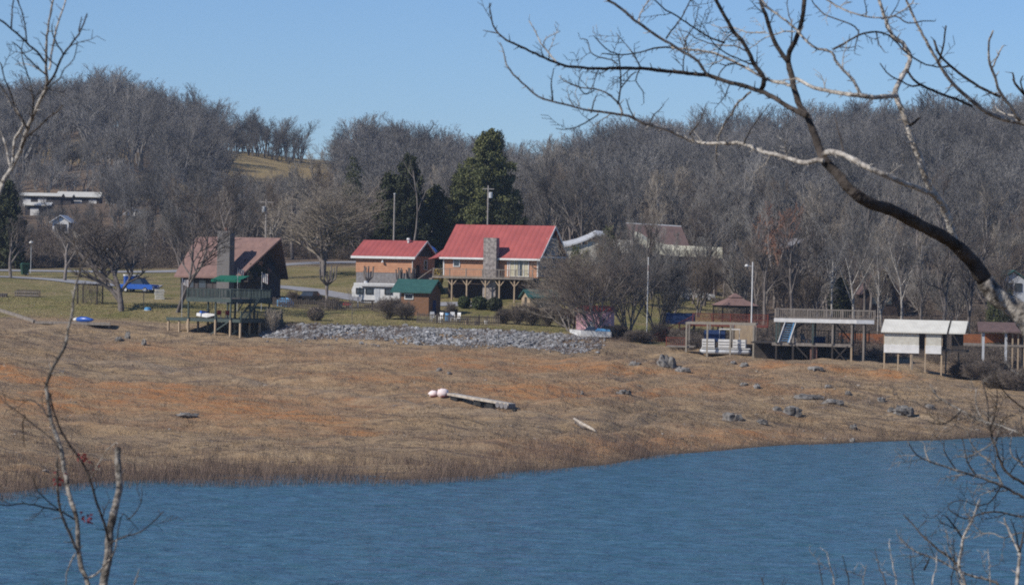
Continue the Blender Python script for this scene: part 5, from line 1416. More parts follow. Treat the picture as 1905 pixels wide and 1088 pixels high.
htree(1590, 392, 395, 'silvery forked tree rising behind the two level dock', 117, bark='palebark', r0=.22, fork=.35, spread=.5, levels=(5, 6, 6, 5), ratio=(.75, .6, .5, .5), wig=.1)
htree(1633, 386, 440, 'thin straight pale trunk just left of the boathouse roof', 119, bark='palebark', r0=.1, fork=.5, spread=.4, levels=(6, 5, 5), nseg=(6, 3, 2, 1), wig=.05)
htree(1545, 400, 420, 'pale trunk with a crooked top left of the silvery forked tree', 121, bark='palebark', r0=.18, fork=.45, spread=.5, levels=(6, 6, 6, 4), wig=.12)
htree(1680, 398, 405, 'pale trunked tree behind the left end of the boathouse', 123, bark='palebark', r0=.2, fork=.4, spread=.5, levels=(6, 6, 6, 4))
htree(1715, 400, 430, 'second pale trunked tree behind the boathouse', 125, r0=.18, fork=.4, spread=.45, levels=(6, 6, 6, 4))
htree(1440, 432, 372, 'tree still hung with withered rust brown leaves above the light pole', 127, twig='rustleaf', r0=.25, fork=.3, spread=.6, levels=(8, 7, 7, 5), thick=2.2)
htree(1385, 420, 345, 'tall bare tree behind the gazebo and the light pole', 129, r0=.25, fork=.4, spread=.45, levels=(7, 6, 6, 5))
htree(1310, 425, 350, 'bare tree rising through the cream eave of the long pale house', 131, r0=.22, fork=.3, spread=.5, levels=(7, 6, 6, 5))
for px_, d_, yt, sd, lab in ((1478, 398, 385, 141, 'tall dark bare tree behind the head of the blue dock stair'), (1518, 404, 400, 142, 'dark bare tree rising behind the middle of the two level dock'),
                         (1752, 396, 392, 143, 'tall dark bare tree behind the rear roof of the boathouse'), (1800, 392, 420, 144, 'dark bare tree just left of the bright green conifer'),
                         (1420, 400, 410, 145, 'dark bare tree between the light pole and the two level dock'), (120, 430, 385, 146, 'dark bare tree behind the arbor across the near left road'), (20, 436, 395, 147, 'dark bare tree beside the waste bin on the left')):
    htree(px_, d_, yt, lab, sd, twig='darktwig', thick=1.7, r0=.26, fork=.3, spread=.5, levels=(7, 6, 6, 4), ratio=(.6, .55, .5, .5))
htree(770, 440, 270, 'crooked tall bare trunk in front of the dark evergreens', 133, bark='bark', r0=.18, fork=.55, spread=.6, levels=(4, 3), nseg=(8, 4, 2), wig=.14)

# ------------------------------------------------------------------ woodland
VAR = []
M['woodbark'] = mat('silvery_bark', (.38, .35, .31), (.17, .15, .135), .9, 2.0, rnd=.2)
STY = [dict(H=15, r0=.2, fork=.42, spread=.42, levels=(8, 7, 7, 6), ratio=(.55, .5, .5, .5)), dict(H=16, r0=.22, fork=.35, spread=.5, levels=(8, 7, 7, 6), ratio=(.6, .55, .5, .5)),
       dict(H=13, r0=.22, fork=.25, spread=.6, levels=(9, 8, 7, 5), ratio=(.75, .55, .5, .5)), dict(H=17, r0=.2, fork=.5, spread=.38, levels=(8, 7, 7, 6), ratio=(.45, .5, .5, .5)),
       dict(H=12, r0=.16, fork=.2, spread=.55, levels=(9, 8, 7, 5), ratio=(.7, .55, .5, .5), stems=2, lean=.1), dict(H=14, r0=.2, fork=.3, spread=.52, levels=(8, 7, 7, 6), ratio=(.65, .55, .5, .5)),
       dict(H=9, r0=.12, fork=.12, spread=.6, levels=(9, 8, 6, 5), ratio=(.75, .6, .5, .5), stems=3, lean=.2)]
for i, k in enumerate(STY):
    k['r0'] *= 1.35
    A = grow(200 + i, tw=.013, up=.45, wig=.12, **k)
    VAR.append((A, k['H']))
protos = {}
def wood_tree(i, mt, p, sc_, rz, label, group):
    key = (i, mt)
    if key not in protos:
        r = thing('bare_tree', label, 'tree', p, rz, group)
        tree_parts(VAR[i][0], r, M['woodbark'] if mt == 'tantwig' else M['bark'], M[mt], thick=1.05)
        protos[key] = r
    else:
        r = copy_tree(protos[key]); r.location = p; r['label'] = label; r['group'] = group
    r.rotation_euler = (0, 0, rz); r.scale = (sc_, sc_, sc_)
rgw = random.Random(77); placed = []
zones = [  # px range, distance range, count, spacing, height scale, label, group
 ((-60, 330), (478, 560), 30, 6.5, .62, 'low bare tree in the thicket across the left road', 'bare trees across the left road'),
 ((330, 520), (470, 560), 20, 6, .8, 'bare tree in the wood behind the chalet', 'bare trees behind the chalet'),
 ((520, 700), (490, 580), 26, 6, .95, 'bare tree in the grove behind the small log building and its road', 'bare trees behind the small log building'),
 ((700, 1010), (500, 600), 26, 7, 1.0, 'bare tree in the wood behind the evergreens', 'bare trees behind the evergreens'),
 ((1010, 1340), (476, 580), 62, 5.2, 1.08, 'tall bare tree in the wood behind the long pale house', 'bare trees behind the long pale house'),
 ((1130, 1345), (402, 446), 14, 5, .72, 'low bare tree standing in front of the long pale house', 'bare trees before the long pale house'),
 ((1340, 2150), (402, 480), 66, 5.2, .8, 'bare tree in the wood above the right hand docks', 'bare trees above the right hand docks'),
 ((1340, 2150), (480, 580), 60, 6, 1.0, 'tall bare tree far up the wood above the right hand docks', 'bare trees high above the docks')]
for (p0, p1), (d0, d1), cnt, sp, hs, lab, grp in zones:
    k = tries = 0
    while k < cnt and tries < 4000:
        tries += 1
        px, d = rgw.uniform(p0, p1), rgw.uniform(d0, d1); x = (px - CX) / FPX * d
        if any((x - a) ** 2 + (d - b) ** 2 < sp * sp for a, b in placed): continue
        if 1040 < px < 1345 and 446 < d < 474: continue
        if any(abs(px - c) < w_ and abs(d - e) < q for c, w_, e, q in ((1640, 40, 432, 7), (1884, 32, 430, 7), (1500, 75, 476, 10), (112, 25, 562, 6))): continue
        placed.append((x, d)); k += 1
        p = Vector((x, d, gz(x, d) - .1))
        if 15 < px < 205 and d > 478: hs_ = hs * .55
        else: hs_ = hs
        i = rgw.randrange(7) if hs > .7 else rgw.choice((2, 4, 6, 5))
        mt = 'twig' if rgw.random() < .72 else ('tantwig' if rgw.random() < .5 else 'browntwig')
        wood_tree(i, mt, p, hs_ * rgw.uniform(.8, 1.12), rgw.random() * 6.28, lab, grp)

def underbrush():
    rg = np.random.default_rng(18); pr = []
    for i in range(5):
        A = grow(400 + i, 1.0, r0=.012, fork=.1, spread=.6, levels=(6, 6, 4), nseg=(3, 1, 1, 1), ratio=(.75, .6, .5), tw=.006, stems=5, lean=.5, wig=.2)
        A[:, 6:8] = np.clip(A[:, 6:8], .004, .012); pr.append(prisms(A, 2))
    Vs, Qs, Cs, off = [], [], [], 0
    def patch(p0, p1, d0, d1, n, h0, h1):
        nonlocal off
        for _ in range(n):
            px, d = rg.uniform(p0, p1), rg.uniform(d0, d1); x = (px - CX) / FPX * d
            h = rg.uniform(h0, h1); V, Q = pr[rg.integers(0, 5)]; a = rg.random() * 6.28; c_, s_ = math.cos(a) * h * 1.3, math.sin(a) * h * 1.3
            W = np.empty_like(V); W[:, 0] = V[:, 0] * c_ - V[:, 1] * s_ + x; W[:, 1] = V[:, 0] * s_ + V[:, 1] * c_ + d; W[:, 2] = V[:, 2] * h + gz(x, d) - .1
            Vs.append(W); Qs.append(Q + off); off += len(V); Cs.append(np.full(len(V), rg.random()))
    patch(-80, 330, 470, 566, 330, 1.2, 3.0)
    patch(330, 700, 496, 570, 160, 1.5, 3.5)
    patch(1010, 1345, 478, 570, 200, 1.5, 3.5)
    patch(1340, 2300, 402, 560, 460, .8, 2.4)
    patch(1425, 1640, 364, 400, 90, 1.0, 2.2)
    patch(1640, 1960, 360, 400, 110, 1.0, 2.2)
    patch(1250, 1420, 374, 384, 30, .6, 1.3)
    patch(1265, 1440, 362, 371, 70, .8, 1.9)  # brush added behind the boat lift to shade the view through it
    patch(1425, 1960, 352, 366, 120, .6, 1.5)
    o = npmesh('underbrush', np.vstack(Vs), np.vstack(Qs), M['browntwig'])
    tag(o, 'bare brown undergrowth filling the edges of the woods', kind='stuff')
underbrush()

# the far woods: past counting, one object
def woods():
    rg = np.random.default_rng(8); Vs, Qs, Cs = [], [], []
    lo = []
    for i, k in enumerate(STY):
        kk = dict(k); kk['levels'] = (8, 6, 6, 3); kk['spread'] = k['spread'] + .06; kk['H'] = k['H'] * 1.0; kk['fork'] = k['fork'] * .9; kk['ratio'] = (.66, .58, .5, .5); kk['r0'] = k['r0'] * 1.1
        A = grow(300 + i, tw=.02, up=.35, nseg=(4, 2, 1, 1, 1), **{a: b for a, b in kk.items()})
        A[:, 6:8] *= np.where(A[:, 8:9] >= 3, 1.25, 1.15)
        T0 = A[A[:, 8] < .5]; T1 = A[A[:, 8] >= .5]
        V1, Q1 = prisms(T0, 3); V2, Q2 = prisms(T1, 2)
        lo.append((np.vstack([V1, V2]), np.vstack([Q1, Q2 + len(V1)])))
    off = 0; cnt = 0
    d = 566.0
    while d < 960:
        sp = 5.9 if d < 700 else 6.4
        if d > 905: sp = 4.6
        x = -.25 * d
        while x < .26 * d:
            xx, dd = x + rg.uniform(-2.6, 2.6), d + rg.uniform(-2.6, 2.6); x += sp
            px = xx / dd * FPX + CX
            if 398 + noise2(dd / 20, 3.) * 22 < px < 628 and 770 < dd < 903: continue
            if 425 < px < 700 and dd > 903 and px > 560: continue
            if abs((px - 330) / 80) < 1 and abs((dd - 690) / 34) < 1: continue
            if abs((px - 150) / 70) < 1 and abs((dd - 790) / 22) < 1: continue
            small = 25 < px < 192 and 596 < dd < 682
            if small and (rg.random() < .45 or dd > 625): continue
            s = rg.uniform(.75, 1.15)
            if px < 430 and dd < 720: s *= .65
            if 400 < px < 640 and dd < 780: s *= .66
            if 20 < px < 200 and dd < 600: s *= .5
            if small: s *= .45
            if 375 < px < 430 and dd > 720: s *= .8
            if 425 < px < 620 and dd > 900: s *= .62 + .2 * max(0, (520 - px) / 95)
            i = rg.integers(0, 7); V, Q = lo[i]; a = rg.random() * 6.28
            c_, s_ = math.cos(a), math.sin(a)
            W = np.empty_like(V); W[:, 0] = (V[:, 0] * c_ - V[:, 1] * s_) * s + xx; W[:, 1] = (V[:, 0] * s_ + V[:, 1] * c_) * s + dd; W[:, 2] = V[:, 2] * s + gz(xx, dd) - .2
            Vs.append(W.astype(np.float32)); Qs.append((Q + off).astype(np.int32)); off += len(V); cnt += 1
            Cs.append(np.full(len(V), .55 * rg.random() + .45 * float(noise2(xx / 55, dd / 40, 61)), np.float32))
        d += sp
    print('far trees', cnt, 'verts', off)
    m_ = mat('far_woods_bark', (.178, .168, .156), (.125, .118, .11), .9, .03)
    n, l = m_.node_tree.nodes, m_.node_tree.links
    b = n['Principled BSDF']; src = b.inputs['Base Color'].links[0].from_socket
    at_ = n.new('ShaderNodeAttribute'); at_.attribute_name = 'tone'; hs = n.new('ShaderNodeHueSaturation')
    r = n.new('ShaderNodeMapRange'); r.inputs[3].default_value = .45; r.inputs[4].default_value = 1.75
    l.new(at_.outputs['Fac'], r.inputs[0]); l.new(r.outputs[0], hs.inputs['Value']); l.new(src, hs.inputs['Color']); l.new(hs.outputs[0], b.inputs['Base Color'])
    o = npmesh('woods', np.vstack(Vs), np.vstack(Qs), m_)
    a = o.data.attributes.new('tone', 'FLOAT', 'POINT'); a.data.foreach_set('value', np.concatenate(Cs))
    tag(o, 'bare winter woods covering the far hills', kind='stuff')
woods()

# ------------------------------------------------------------------ near branches, traced where they hang
def near_depth(px, py, d0, seed, amp):
    return d0 + amp * (float(noise2(px / 320., py / 320., seed)) * 2 - 1)
def limb(spec, d0, seed, mtl, parent, name='branch', spur=1.0, k=8, amp=2.0, base=None, twig=1.0, twmat=None):
    """spec: [(px, py, width_px), ...] thick end first; makes one smooth tapering limb with spurs and side twigs"""
    rgl = random.Random(seed)
    pts = [Vector((a, b, c)) for a, b, c in spec]
    sm = []
    for i in range(len(pts) - 1):
        p0, p1, p2, p3 = pts[max(i - 1, 0)], pts[i], pts[i + 1], pts[min(i + 2, len(pts) - 1)]
        n = max(2, int((p2 - p1).length / 9))
        for j in range(n):
            t = j / n
            q = .5 * ((2 * p1) + (p2 - p0) * t + (2 * p0 - 5 * p1 + 4 * p2 - p3) * t * t + (3 * p1 - p0 - 3 * p2 + p3) * t ** 3)
            sm.append(Vector((q.x + rgl.uniform(-.8, .8), q.y + rgl.uniform(-.8, .8), max(q.z, .8) * rgl.uniform(.93, 1.08))))
    sm.append(pts[-1])
    tot = len(sm); off = rgl.uniform(-.9, .9)
    def W(px, py, f):
        d = near_depth(px, py, d0, 4, amp) + off * f
        return unproj(px, py, d), d
    P, Rr = [], []
    for i, q in enumerate(sm):
        w_, d = W(q.x, q.y, i / tot); P.append(w_); Rr.append(q.z / 2 * d / FPX)
    m_ = MB(); m_.tube(P, Rr, k)
    tw = m_                     # spurs and thin twigs grow out of the limb's own mesh
    acc_ = 0
    for i in range(1, tot):
        acc_ += (sm[i] - sm[i - 1]).length
        if acc_ < 10 / max(spur, .01): continue
        acc_ = rgl.uniform(-8, 4)
        q = sm[i]; dirv = (sm[i] - sm[i - 1]).normalized(); sgn = rgl.choice((-1, 1))
        ang = math.atan2(dirv.y, dirv.x) + sgn * rgl.uniform(.5, 1.2)
        L = rgl.uniform(4, 11) + q.z * .5; long_ = rgl.random() < .26 * twig
        if long_: L = rgl.uniform(22, 60)
        n = 5 if long_ else 2; c = Vector((q.x, q.y)); pl = [c.copy()]
        for j in range(n):
            ang += rgl.uniform(-.25, .25); ang += (-.06 if math.sin(ang) > -.9 else 0) * (1 if math.cos(ang) > 0 else -1)
            c = c + Vector((math.cos(ang), math.sin(ang))) * (L / n); pl.append(c.copy())
        dz = rgl.uniform(-.25, .25)
        w0 = min(q.z * .6, 2.6 if long_ else 2.8)
        pp, rr = [], []
        for j, c in enumerate(pl):
            v, d = W(c.x, c.y, i / tot); v = v + Vector((0, dz * j / n, 0)); pp.append(v); rr.append(max(w0 * (1 - .6 * j / n), .9) / 2 * d / FPX)
        tw.tube(pp, rr, 5)
        if long_:
            for j in range(1, n + 1):
                c = pl[j]; a2 = ang + rgl.choice((-1, 1)) * rgl.uniform(.5, 1.1); L2 = rgl.uniform(7, 20)
                v, d = W(c.x, c.y, i / tot); e, _ = W(c.x + math.cos(a2) * L2, c.y + math.sin(a2) * L2, i / tot)
                o_ = Vector((0, dz * j / n, 0))
                tw.tube([v + o_, e + o_], [.55 * d / FPX, .4 * d / FPX], 4)
    o = m_.build(name, mtl, parent, True)
    return o, P
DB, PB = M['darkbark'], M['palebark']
rt = unproj(2010, 1150, 26); rt.z = gz(rt.x, 26)
big = thing('overhanging_tree', 'near tree with a thick dark limb and pale mottled branches reaching in from the right', 'tree', rt)
def rel(o, root):
    for v in o.data.vertices: v.co -= root.location
    for ch in o.children:
        for v in ch.data.vertices: v.co -= root.location
def near_tree(root, d0, items, amp=2.0, **kw):
    for i, (nm, mt, sp, tg, pts) in enumerate(items):
        o, _ = limb(pts, d0, 500 + i * 7 + int(d0 * 10), mt, root, nm, sp, 10 if nm in ('trunk', 'limb') else 8, amp, twig=tg, **kw)
        rel(o, root)
def taper(w0, w1, *xy):
    n = len(xy) // 2; return [(xy[2 * i], xy[2 * i + 1], w0 + (w1 - w0) * i / (n - 1)) for i in range(n)]
BIG = [
 ('trunk', M['mottled'], .1, 0, [(2012, 1215, 62), (2000, 1000, 56), (1975, 800, 50), (1930, 640, 44), (1896, 580, 40), (1851, 549, 34), (1829, 517, 31), (1818, 500, 28)]),
 ('limb', DB, .3, 0, [(1832, 521, 31), (1822, 506, 29.5), (1810, 488, 27.5), (1784, 462, 25), (1755, 440, 24), (1723, 424, 23), (1691, 408, 23), (1662, 392, 23), (1636, 384, 22), (1610, 374, 22), (1591, 361, 21), (1575, 347, 20), (1559, 324, 18), (1539, 305, 18), (1526, 280, 15), (1510, 237, 13), (1501, 216, 12), (1488, 197, 12), (1479, 169, 11), (1472, 141, 11), (1466, 116, 10), (1469, 97, 9.5), (1479, 78, 9), (1488, 56, 9), (1493, 34, 8.5), (1496, 12, 8), (1500, -40, 7)]),
 ('branch', DB, 1, .6, taper(9, 6, 1466, 116, 1458, 106, 1444, 84, 1433, 59, 1424, 28, 1416, 6, 1412, -30)),
 ('branch', DB, 1, 1, taper(10, 2.2, 1501, 216, 1479, 206, 1447, 187, 1422, 173, 1404, 167, 1380, 159, 1349, 151, 1317, 141, 1271, 136, 1224, 131, 1192, 128, 1152, 127, 1105, 128, 1055, 123, 1021, 112, 996, 100, 967, 86, 942, 75, 927, 62, 917, 47, 913, 28, 911, 6)),
 ('branch', DB, .6, .3, taper(2.4, 1.3, 927, 62, 915, 60, 899, 57)),
 ('branch', PB, 1, 1, [(1532, 300, 9), (1522, 298, 9), (1494, 303, 9), (1457, 291, 8), (1422, 284, 8), (1380, 267, 7), (1342, 267, 6.5), (1311, 267, 6.5), (1280, 259, 7), (1255, 247, 7), (1224, 236, 6.5), (1199, 230, 6), (1180, 220, 5.5), (1158, 214, 5), (1114, 208, 4.5), (1080, 203, 4), (1049, 194, 4), (1011, 184, 4), (992, 173, 3.5), (964, 147, 3.5), (942, 122, 3), (938, 97, 2.4), (930, 80, 1.8)]),
 ('branch', PB, 1, .8, taper(4, 1.6, 1158, 214, 1152, 194, 1127, 172, 1105, 166, 1074, 162, 1049, 150, 1040, 142)),
 ('branch', DB, 1, .8, taper(3.5, 2, 1150, 194, 1155, 166, 1174, 141, 1183, 134)),
 ('branch', DB, .8, .5, taper(2.8, 1.8, 1155, 166, 1155, 137, 1150, 103, 1136, 97, 1117, 81, 1105, 67)),
 ('branch', DB, 1, .8, taper(2.6, 1.6, 1150, 120, 1138, 112, 1124, 109, 1105, 103, 1096, 91, 1092, 75, 1080, 73)),
 ('branch', DB, 1, .8, taper(3.5, 2, 1249, 89, 1224, 89, 1192, 97, 1150, 103, 1120, 100)),
 ('branch', PB, 1, 1, taper(5.5, 5, 1317, 141, 1299, 116, 1280, 102, 1255, 87, 1230, 72, 1202, 53, 1180, 37, 1158, 19, 1136, 3, 1118, -14)),
 ('branch', PB, 1, .5, taper(3, 2, 1189, 41, 1192, 25, 1208, 0, 1212, -15)),
 ('branch', DB, 1, .6, taper(3.2, 2, 1239, 72, 1255, 50, 1271, 28, 1283, 3, 1287, -12)),
 ('branch', DB, 1.2, 1, taper(3.6, 2.4, 1349, 81, 1324, 72, 1302, 59, 1283, 47, 1261, 31, 1239, 19, 1217, 0, 1205, -14)),
 ('branch', PB, 1, .8, taper(6, 3.5, 1472, 160, 1460, 156, 1432, 150, 1385, 125, 1367, 116, 1330, 100, 1299, 94, 1264, 91, 1248, 88)),
 ('branch', DB, 1, .8, taper(9, 6, 1416, 168, 1422, 147, 1404, 122, 1392, 97, 1380, 75, 1364, 59, 1349, 31, 1333, 3, 1326, -20)),
 ('branch', PB, 1.1, .5, taper(10, 6, 1669, 180, 1663, 178, 1629, 181, 1597, 178, 1560, 173, 1526, 166, 1504, 159, 1481, 146)),
 ('branch', PB, .8, .3, taper(15, 6, 1784, 466, 1774, 443, 1765, 411, 1749, 375, 1736, 359, 1723, 334, 1710, 292, 1697, 260, 1682, 216, 1669, 184, 1666, 169, 1676, 147, 1690, 122, 1693, 106, 1679, 81, 1660, 66, 1648, 38, 1641, 16, 1630, -14)),
 ('branch', PB, .7, .3, taper(11, 10, 1534, 288, 1543, 282, 1578, 292, 1610, 310, 1642, 324, 1675, 338, 1707, 350, 1740, 364)),
 ('branch', PB, 1, .6, taper(6, 3.5, 1601, 177, 1588, 150, 1569, 131, 1554, 112, 1547, 97, 1522, 91, 1501, 78, 1479, 53, 1447, 28, 1426, 12, 1412, -10)),
 ('branch', DB, 1, 1, taper(4.2, 2.5, 1549, 93, 1572, 81, 1597, 66, 1629, 59, 1654, 67, 1685, 97, 1713, 116, 1744, 125, 1763, 123)),
 ('branch', DB, 1.1, 1, taper(3, 2, 1598, 66, 1591, 50, 1560, 37, 1535, 28, 1513, 6, 1506, -12)),
 ('branch', PB, 1.2, 1, taper(3.6, 2.2, 1520, -14, 1538, 0, 1572, 19, 1610, 31, 1635, 34, 1666, 28, 1697, 6, 1704, -12)),
 ('branch', DB, .7, .5, taper(4.5, 5.5, 1686, 128, 1694, 141, 1710, 156, 1744, 172, 1776, 184, 1807, 197)),
 ('branch', DB, .5, .2, taper(4, 2, 1712, 158, 1698, 161, 1685, 156, 1657, 141, 1646, 130, 1637, 118)),
 ('branch', DB, 1, .7, taper(3.2, 1.8, 1640, 36, 1665, 30, 1690, 44, 1715, 40, 1740, 40)),
 ('branch', PB, .8, .4, taper(4.5, 2.5, 1396, 172, 1374, 191, 1361, 212, 1342, 241, 1333, 275, 1335, 303, 1346, 328)),
 ('branch', DB, .5, 0, taper(3, 1.5, 1282, 252, 1302, 225, 1310, 205, 1314, 193)),
 ('branch', DB, .5, 0, taper(3, 1.4, 1572, 294, 1563, 256, 1556, 230, 1552, 214)),
 ('branch', DB, .5, 0, taper(2.6, 1.3, 1383, 268, 1397, 240, 1416, 214, 1434, 192)),
 ('branch', DB, .2, 0, taper(6, 4, 1691, 234, 1702, 227, 1712, 219)),
 ('branch', PB, .2, 0, taper(4, 2, 1697, 264, 1686, 265, 1680, 262)),
 ('branch', DB, 1, .4, taper(3, 1.6, 1029, 186, 1025, 160, 1030, 128)),
 ('branch', DB, 1, .4, taper(2.6, 1.5, 1114, 212, 1096, 224, 1070, 238, 1046, 241, 1034, 239)),
 ('branch', PB, 1, .8, taper(3.2, 1.8, 1040, 122, 1020, 98, 1006, 80, 998, 62, 984, 39)),
 ('branch', PB, 1, .5, taper(2.4, 1.5, 1012, 84, 1016, 72, 1042, 58)),
 ('branch', DB, 1.2, 1.5, taper(3, 1.4, 1404, 122, 1380, 112, 1352, 100, 1330, 84, 1316, 62, 1306, 44)),
 ('branch', PB, 1.2, 1.5, taper(3, 1.4, 1392, 97, 1366, 86, 1340, 84, 1318, 80, 1296, 72, 1278, 60, 1262, 56)),
 ('branch', DB, 1.2, 1.5, taper(3, 1.4, 1385, 125, 1358, 118, 1344, 130, 1334, 146, 1330, 160)),
 ('branch', DB, 1.2, 1.5, taper(2.8, 1.3, 1367, 60, 1352, 70, 1338, 92, 1332, 112, 1320, 126)),
 ('branch', PB, 1.2, 1.5, taper(2.8, 1.3, 1424, 60, 1400, 62, 1380, 58, 1362, 50, 1342, 52, 1322, 46)),
 ('branch', DB, 1.2, 1.2, taper(2.8, 1.3, 1271, 100, 1276, 72, 1290, 52, 1296, 30, 1300, 10)),
 ('branch', DB, 1.2, 1.2, taper(2.6, 1.3, 1271, 136, 1272, 112, 1277, 84, 1275, 76)),
 ('branch', PB, 1.2, 1.5, taper(3, 1.4, 1478, 60, 1460, 58, 1446, 64, 1424, 70, 1404, 84, 1394, 92)),
 ('branch', DB, 1.2, 1.5, taper(2.8, 1.3, 1472, 80, 1474, 50, 1468, 30, 1464, 8, 1466, -10)),
 ('branch', DB, 1.1, 1.5, taper(2.6, 1.3, 1190, 130, 1182, 150, 1196, 170, 1198, 192)),
 ('branch', PB, 1.1, 1.2, taper(2.6, 1.3, 1192, 126, 1180, 106, 1168, 88, 1156, 74, 1146, 62)),
 ('branch', DB, 1.2, 1.2, taper(2.6, 1.3, 1105, 168, 1092, 176, 1080, 168, 1076, 152, 1084, 134)),
 ('branch', DB, 1.2, 1.2, taper(2.6, 1.3, 1208, 230, 1216, 214, 1228, 204, 1236, 192)),
 ('branch', DB, 1, 1, taper(2.6, 1.3, 1180, 222, 1172, 204, 1166, 188, 1164, 184)),
 ('branch', DB, 1.2, 1.5, taper(3, 1.3, 1660, 66, 1648, 50, 1656, 30, 1668, 12, 1676, -8)),
 ('branch', DB, 1.2, 1.5, taper(2.6, 1.3, 1610, 31, 1612, 14, 1606, -6)),
 ('branch', DB, 1.2, 1.5, taper(2.8, 1.3, 1629, 59, 1636, 84, 1646, 98)),
 ('branch', DB, 1.2, 1.2, taper(2.8, 1.3, 1597, 66, 1592, 84, 1590, 100)),
 ('branch', DB, 1, 1, taper(3, 1.4, 1100, 210, 1104, 190, 1112, 174)),
]
near_tree(big, 26, BIG, amp=1.6)
side = [
 ('trunk', PB, .3, 0, [(2060, 1215, 46), (2075, 900, 40), (2060, 600, 32), (2020, 380, 24), (1970, 270, 15), (1930, 238, 12), (1905, 230, 9), (1872, 223, 8.5), (1835, 209, 8), (1807, 187, 7.5), (1776, 159, 7), (1754, 131, 6.5), (1741, 109, 6), (1722, 75, 5.5), (1704, 41, 5), (1691, 12, 4.5), (1680, -14, 4)]),
 ('branch', PB, .6, .2, taper(7, 3, 1897, 224, 1879, 197, 1860, 172, 1851, 144, 1841, 119, 1840, 81, 1843, 68, 1847, 58)),
 ('branch', PB, .5, .2, taper(3.5, 2, 1845, 128, 1857, 103, 1862, 92, 1868, 85)),
 ('branch', DB, .6, .2, taper(5.5, 4, 1862, 181, 1822, 162, 1785, 137, 1754, 109, 1742, 90, 1738, 76)),
 ('branch', DB, .4, 0, taper(4, 3, 1746, 116, 1754, 91, 1758, 66, 1760, 49)),
 ('branch', DB, .8, .3, taper(6, 3, 1925, 200, 1905, 176, 1888, 156, 1886, 146, 1884, 136)),
 ('branch', DB, .6, 0, taper(3.5, 2, 1905, 172, 1898, 152, 1903, 142)),
 ('branch', PB, .6, 0, taper(4, 2, 1893, 219, 1870, 212, 1856, 205, 1852, 196))]
rt2 = unproj(2060, 1150, 28); rt2.z = gz(rt2.x, 28)
st = thing('slender_tree', 'slender pale branched tree whose smooth curving boughs cross the sky at the right edge', 'tree', rt2)
near_tree(st, 28, side, amp=.8)
LT = [
 ('trunk', PB, .8, .4, [(-110, 1320, 26), (-70, 900, 20), (-40, 600, 15), (-18, 420, 12), (0, 353, 10), (11, 331, 9.5), (26, 305, 9), (40, 276, 8), (48, 250, 8), (59, 221, 7.5), (74, 188, 7), (88, 158, 6), (86, 125, 5), (86, 88, 4.5), (90, 48, 4), (99, 0, 3.5), (103, -20, 3)]),
 ('branch', DB, .7, .4, taper(5, 2.4, 86, 160, 99, 143, 118, 103, 140, 74, 151, 55, 162, 26)),
 ('branch', DB, .7, .4, taper(3.4, 1.8, 118, 101, 103, 77, 97, 60, 97, 46)),
 ('branch', DB, .7, .3, taper(2.8, 1.6, 147, 58, 149, 46, 152, 32)),
 ('branch', PB, .6, .3, taper(4, 2.5, 92, 130, 99, 81, 107, 48, 121, 4, 123, -12)),
 ('branch', DB, .6, .4, taper(4, 3.5, 86, 120, 70, 97, 55, 85, 38, 69, 22, 55, 0, 37, -20, 22)),
 ('branch', DB, .5, .2, taper(3.2, 2, 21, 52, 22, 30, 25, 0, 26, -10)),
 ('branch', DB, .7, .5, taper(3, 2, 50, 80, 48, 59, 44, 33, 33, 0, 30, -10)),
 ('branch', DB, .7, .6, taper(3, 1.8, 86, 140, 64, 120, 48, 105, 36, 88, 22, 78)),
 ('branch', PB, .7, .4, taper(6, 3, 24, 305, 29, 257, 44, 232, 33, 205, 26, 199, 14, 178, 0, 158, -12, 140)),
 ('branch', DB, .8, .6, taper(4.5, 2, 40, 276, 48, 257, 74, 235, 92, 218, 107, 208, 116, 196)),
 ('branch', DB, .8, .5, taper(4, 2, 52, 240, 36, 215, 29, 206, 22, 180, 10, 150, 2, 120, -8, 110)),
 ('branch', DB, .7, .5, taper(3.5, 1.6, 59, 221, 62, 190, 55, 150, 44, 120, 40, 92, 46, 70)),
 ('branch', PB, .7, .4, taper(5, 2.5, 20, 310, 14, 290, 10, 270, 4, 250, -8, 226)),
 ('branch', DB, .7, .5, taper(3, 1.6, 78, 180, 96, 158, 112, 146, 120, 128, 138, 110, 144, 78))]
rt3 = unproj(-110, 1300, 24); rt3.z = gz(rt3.x, 24)
lt = thing('leaning_tree', 'pale barked tree with thin forked boughs leaning in at the upper left edge', 'tree', rt3)
near_tree(lt, 24, LT, amp=.8)
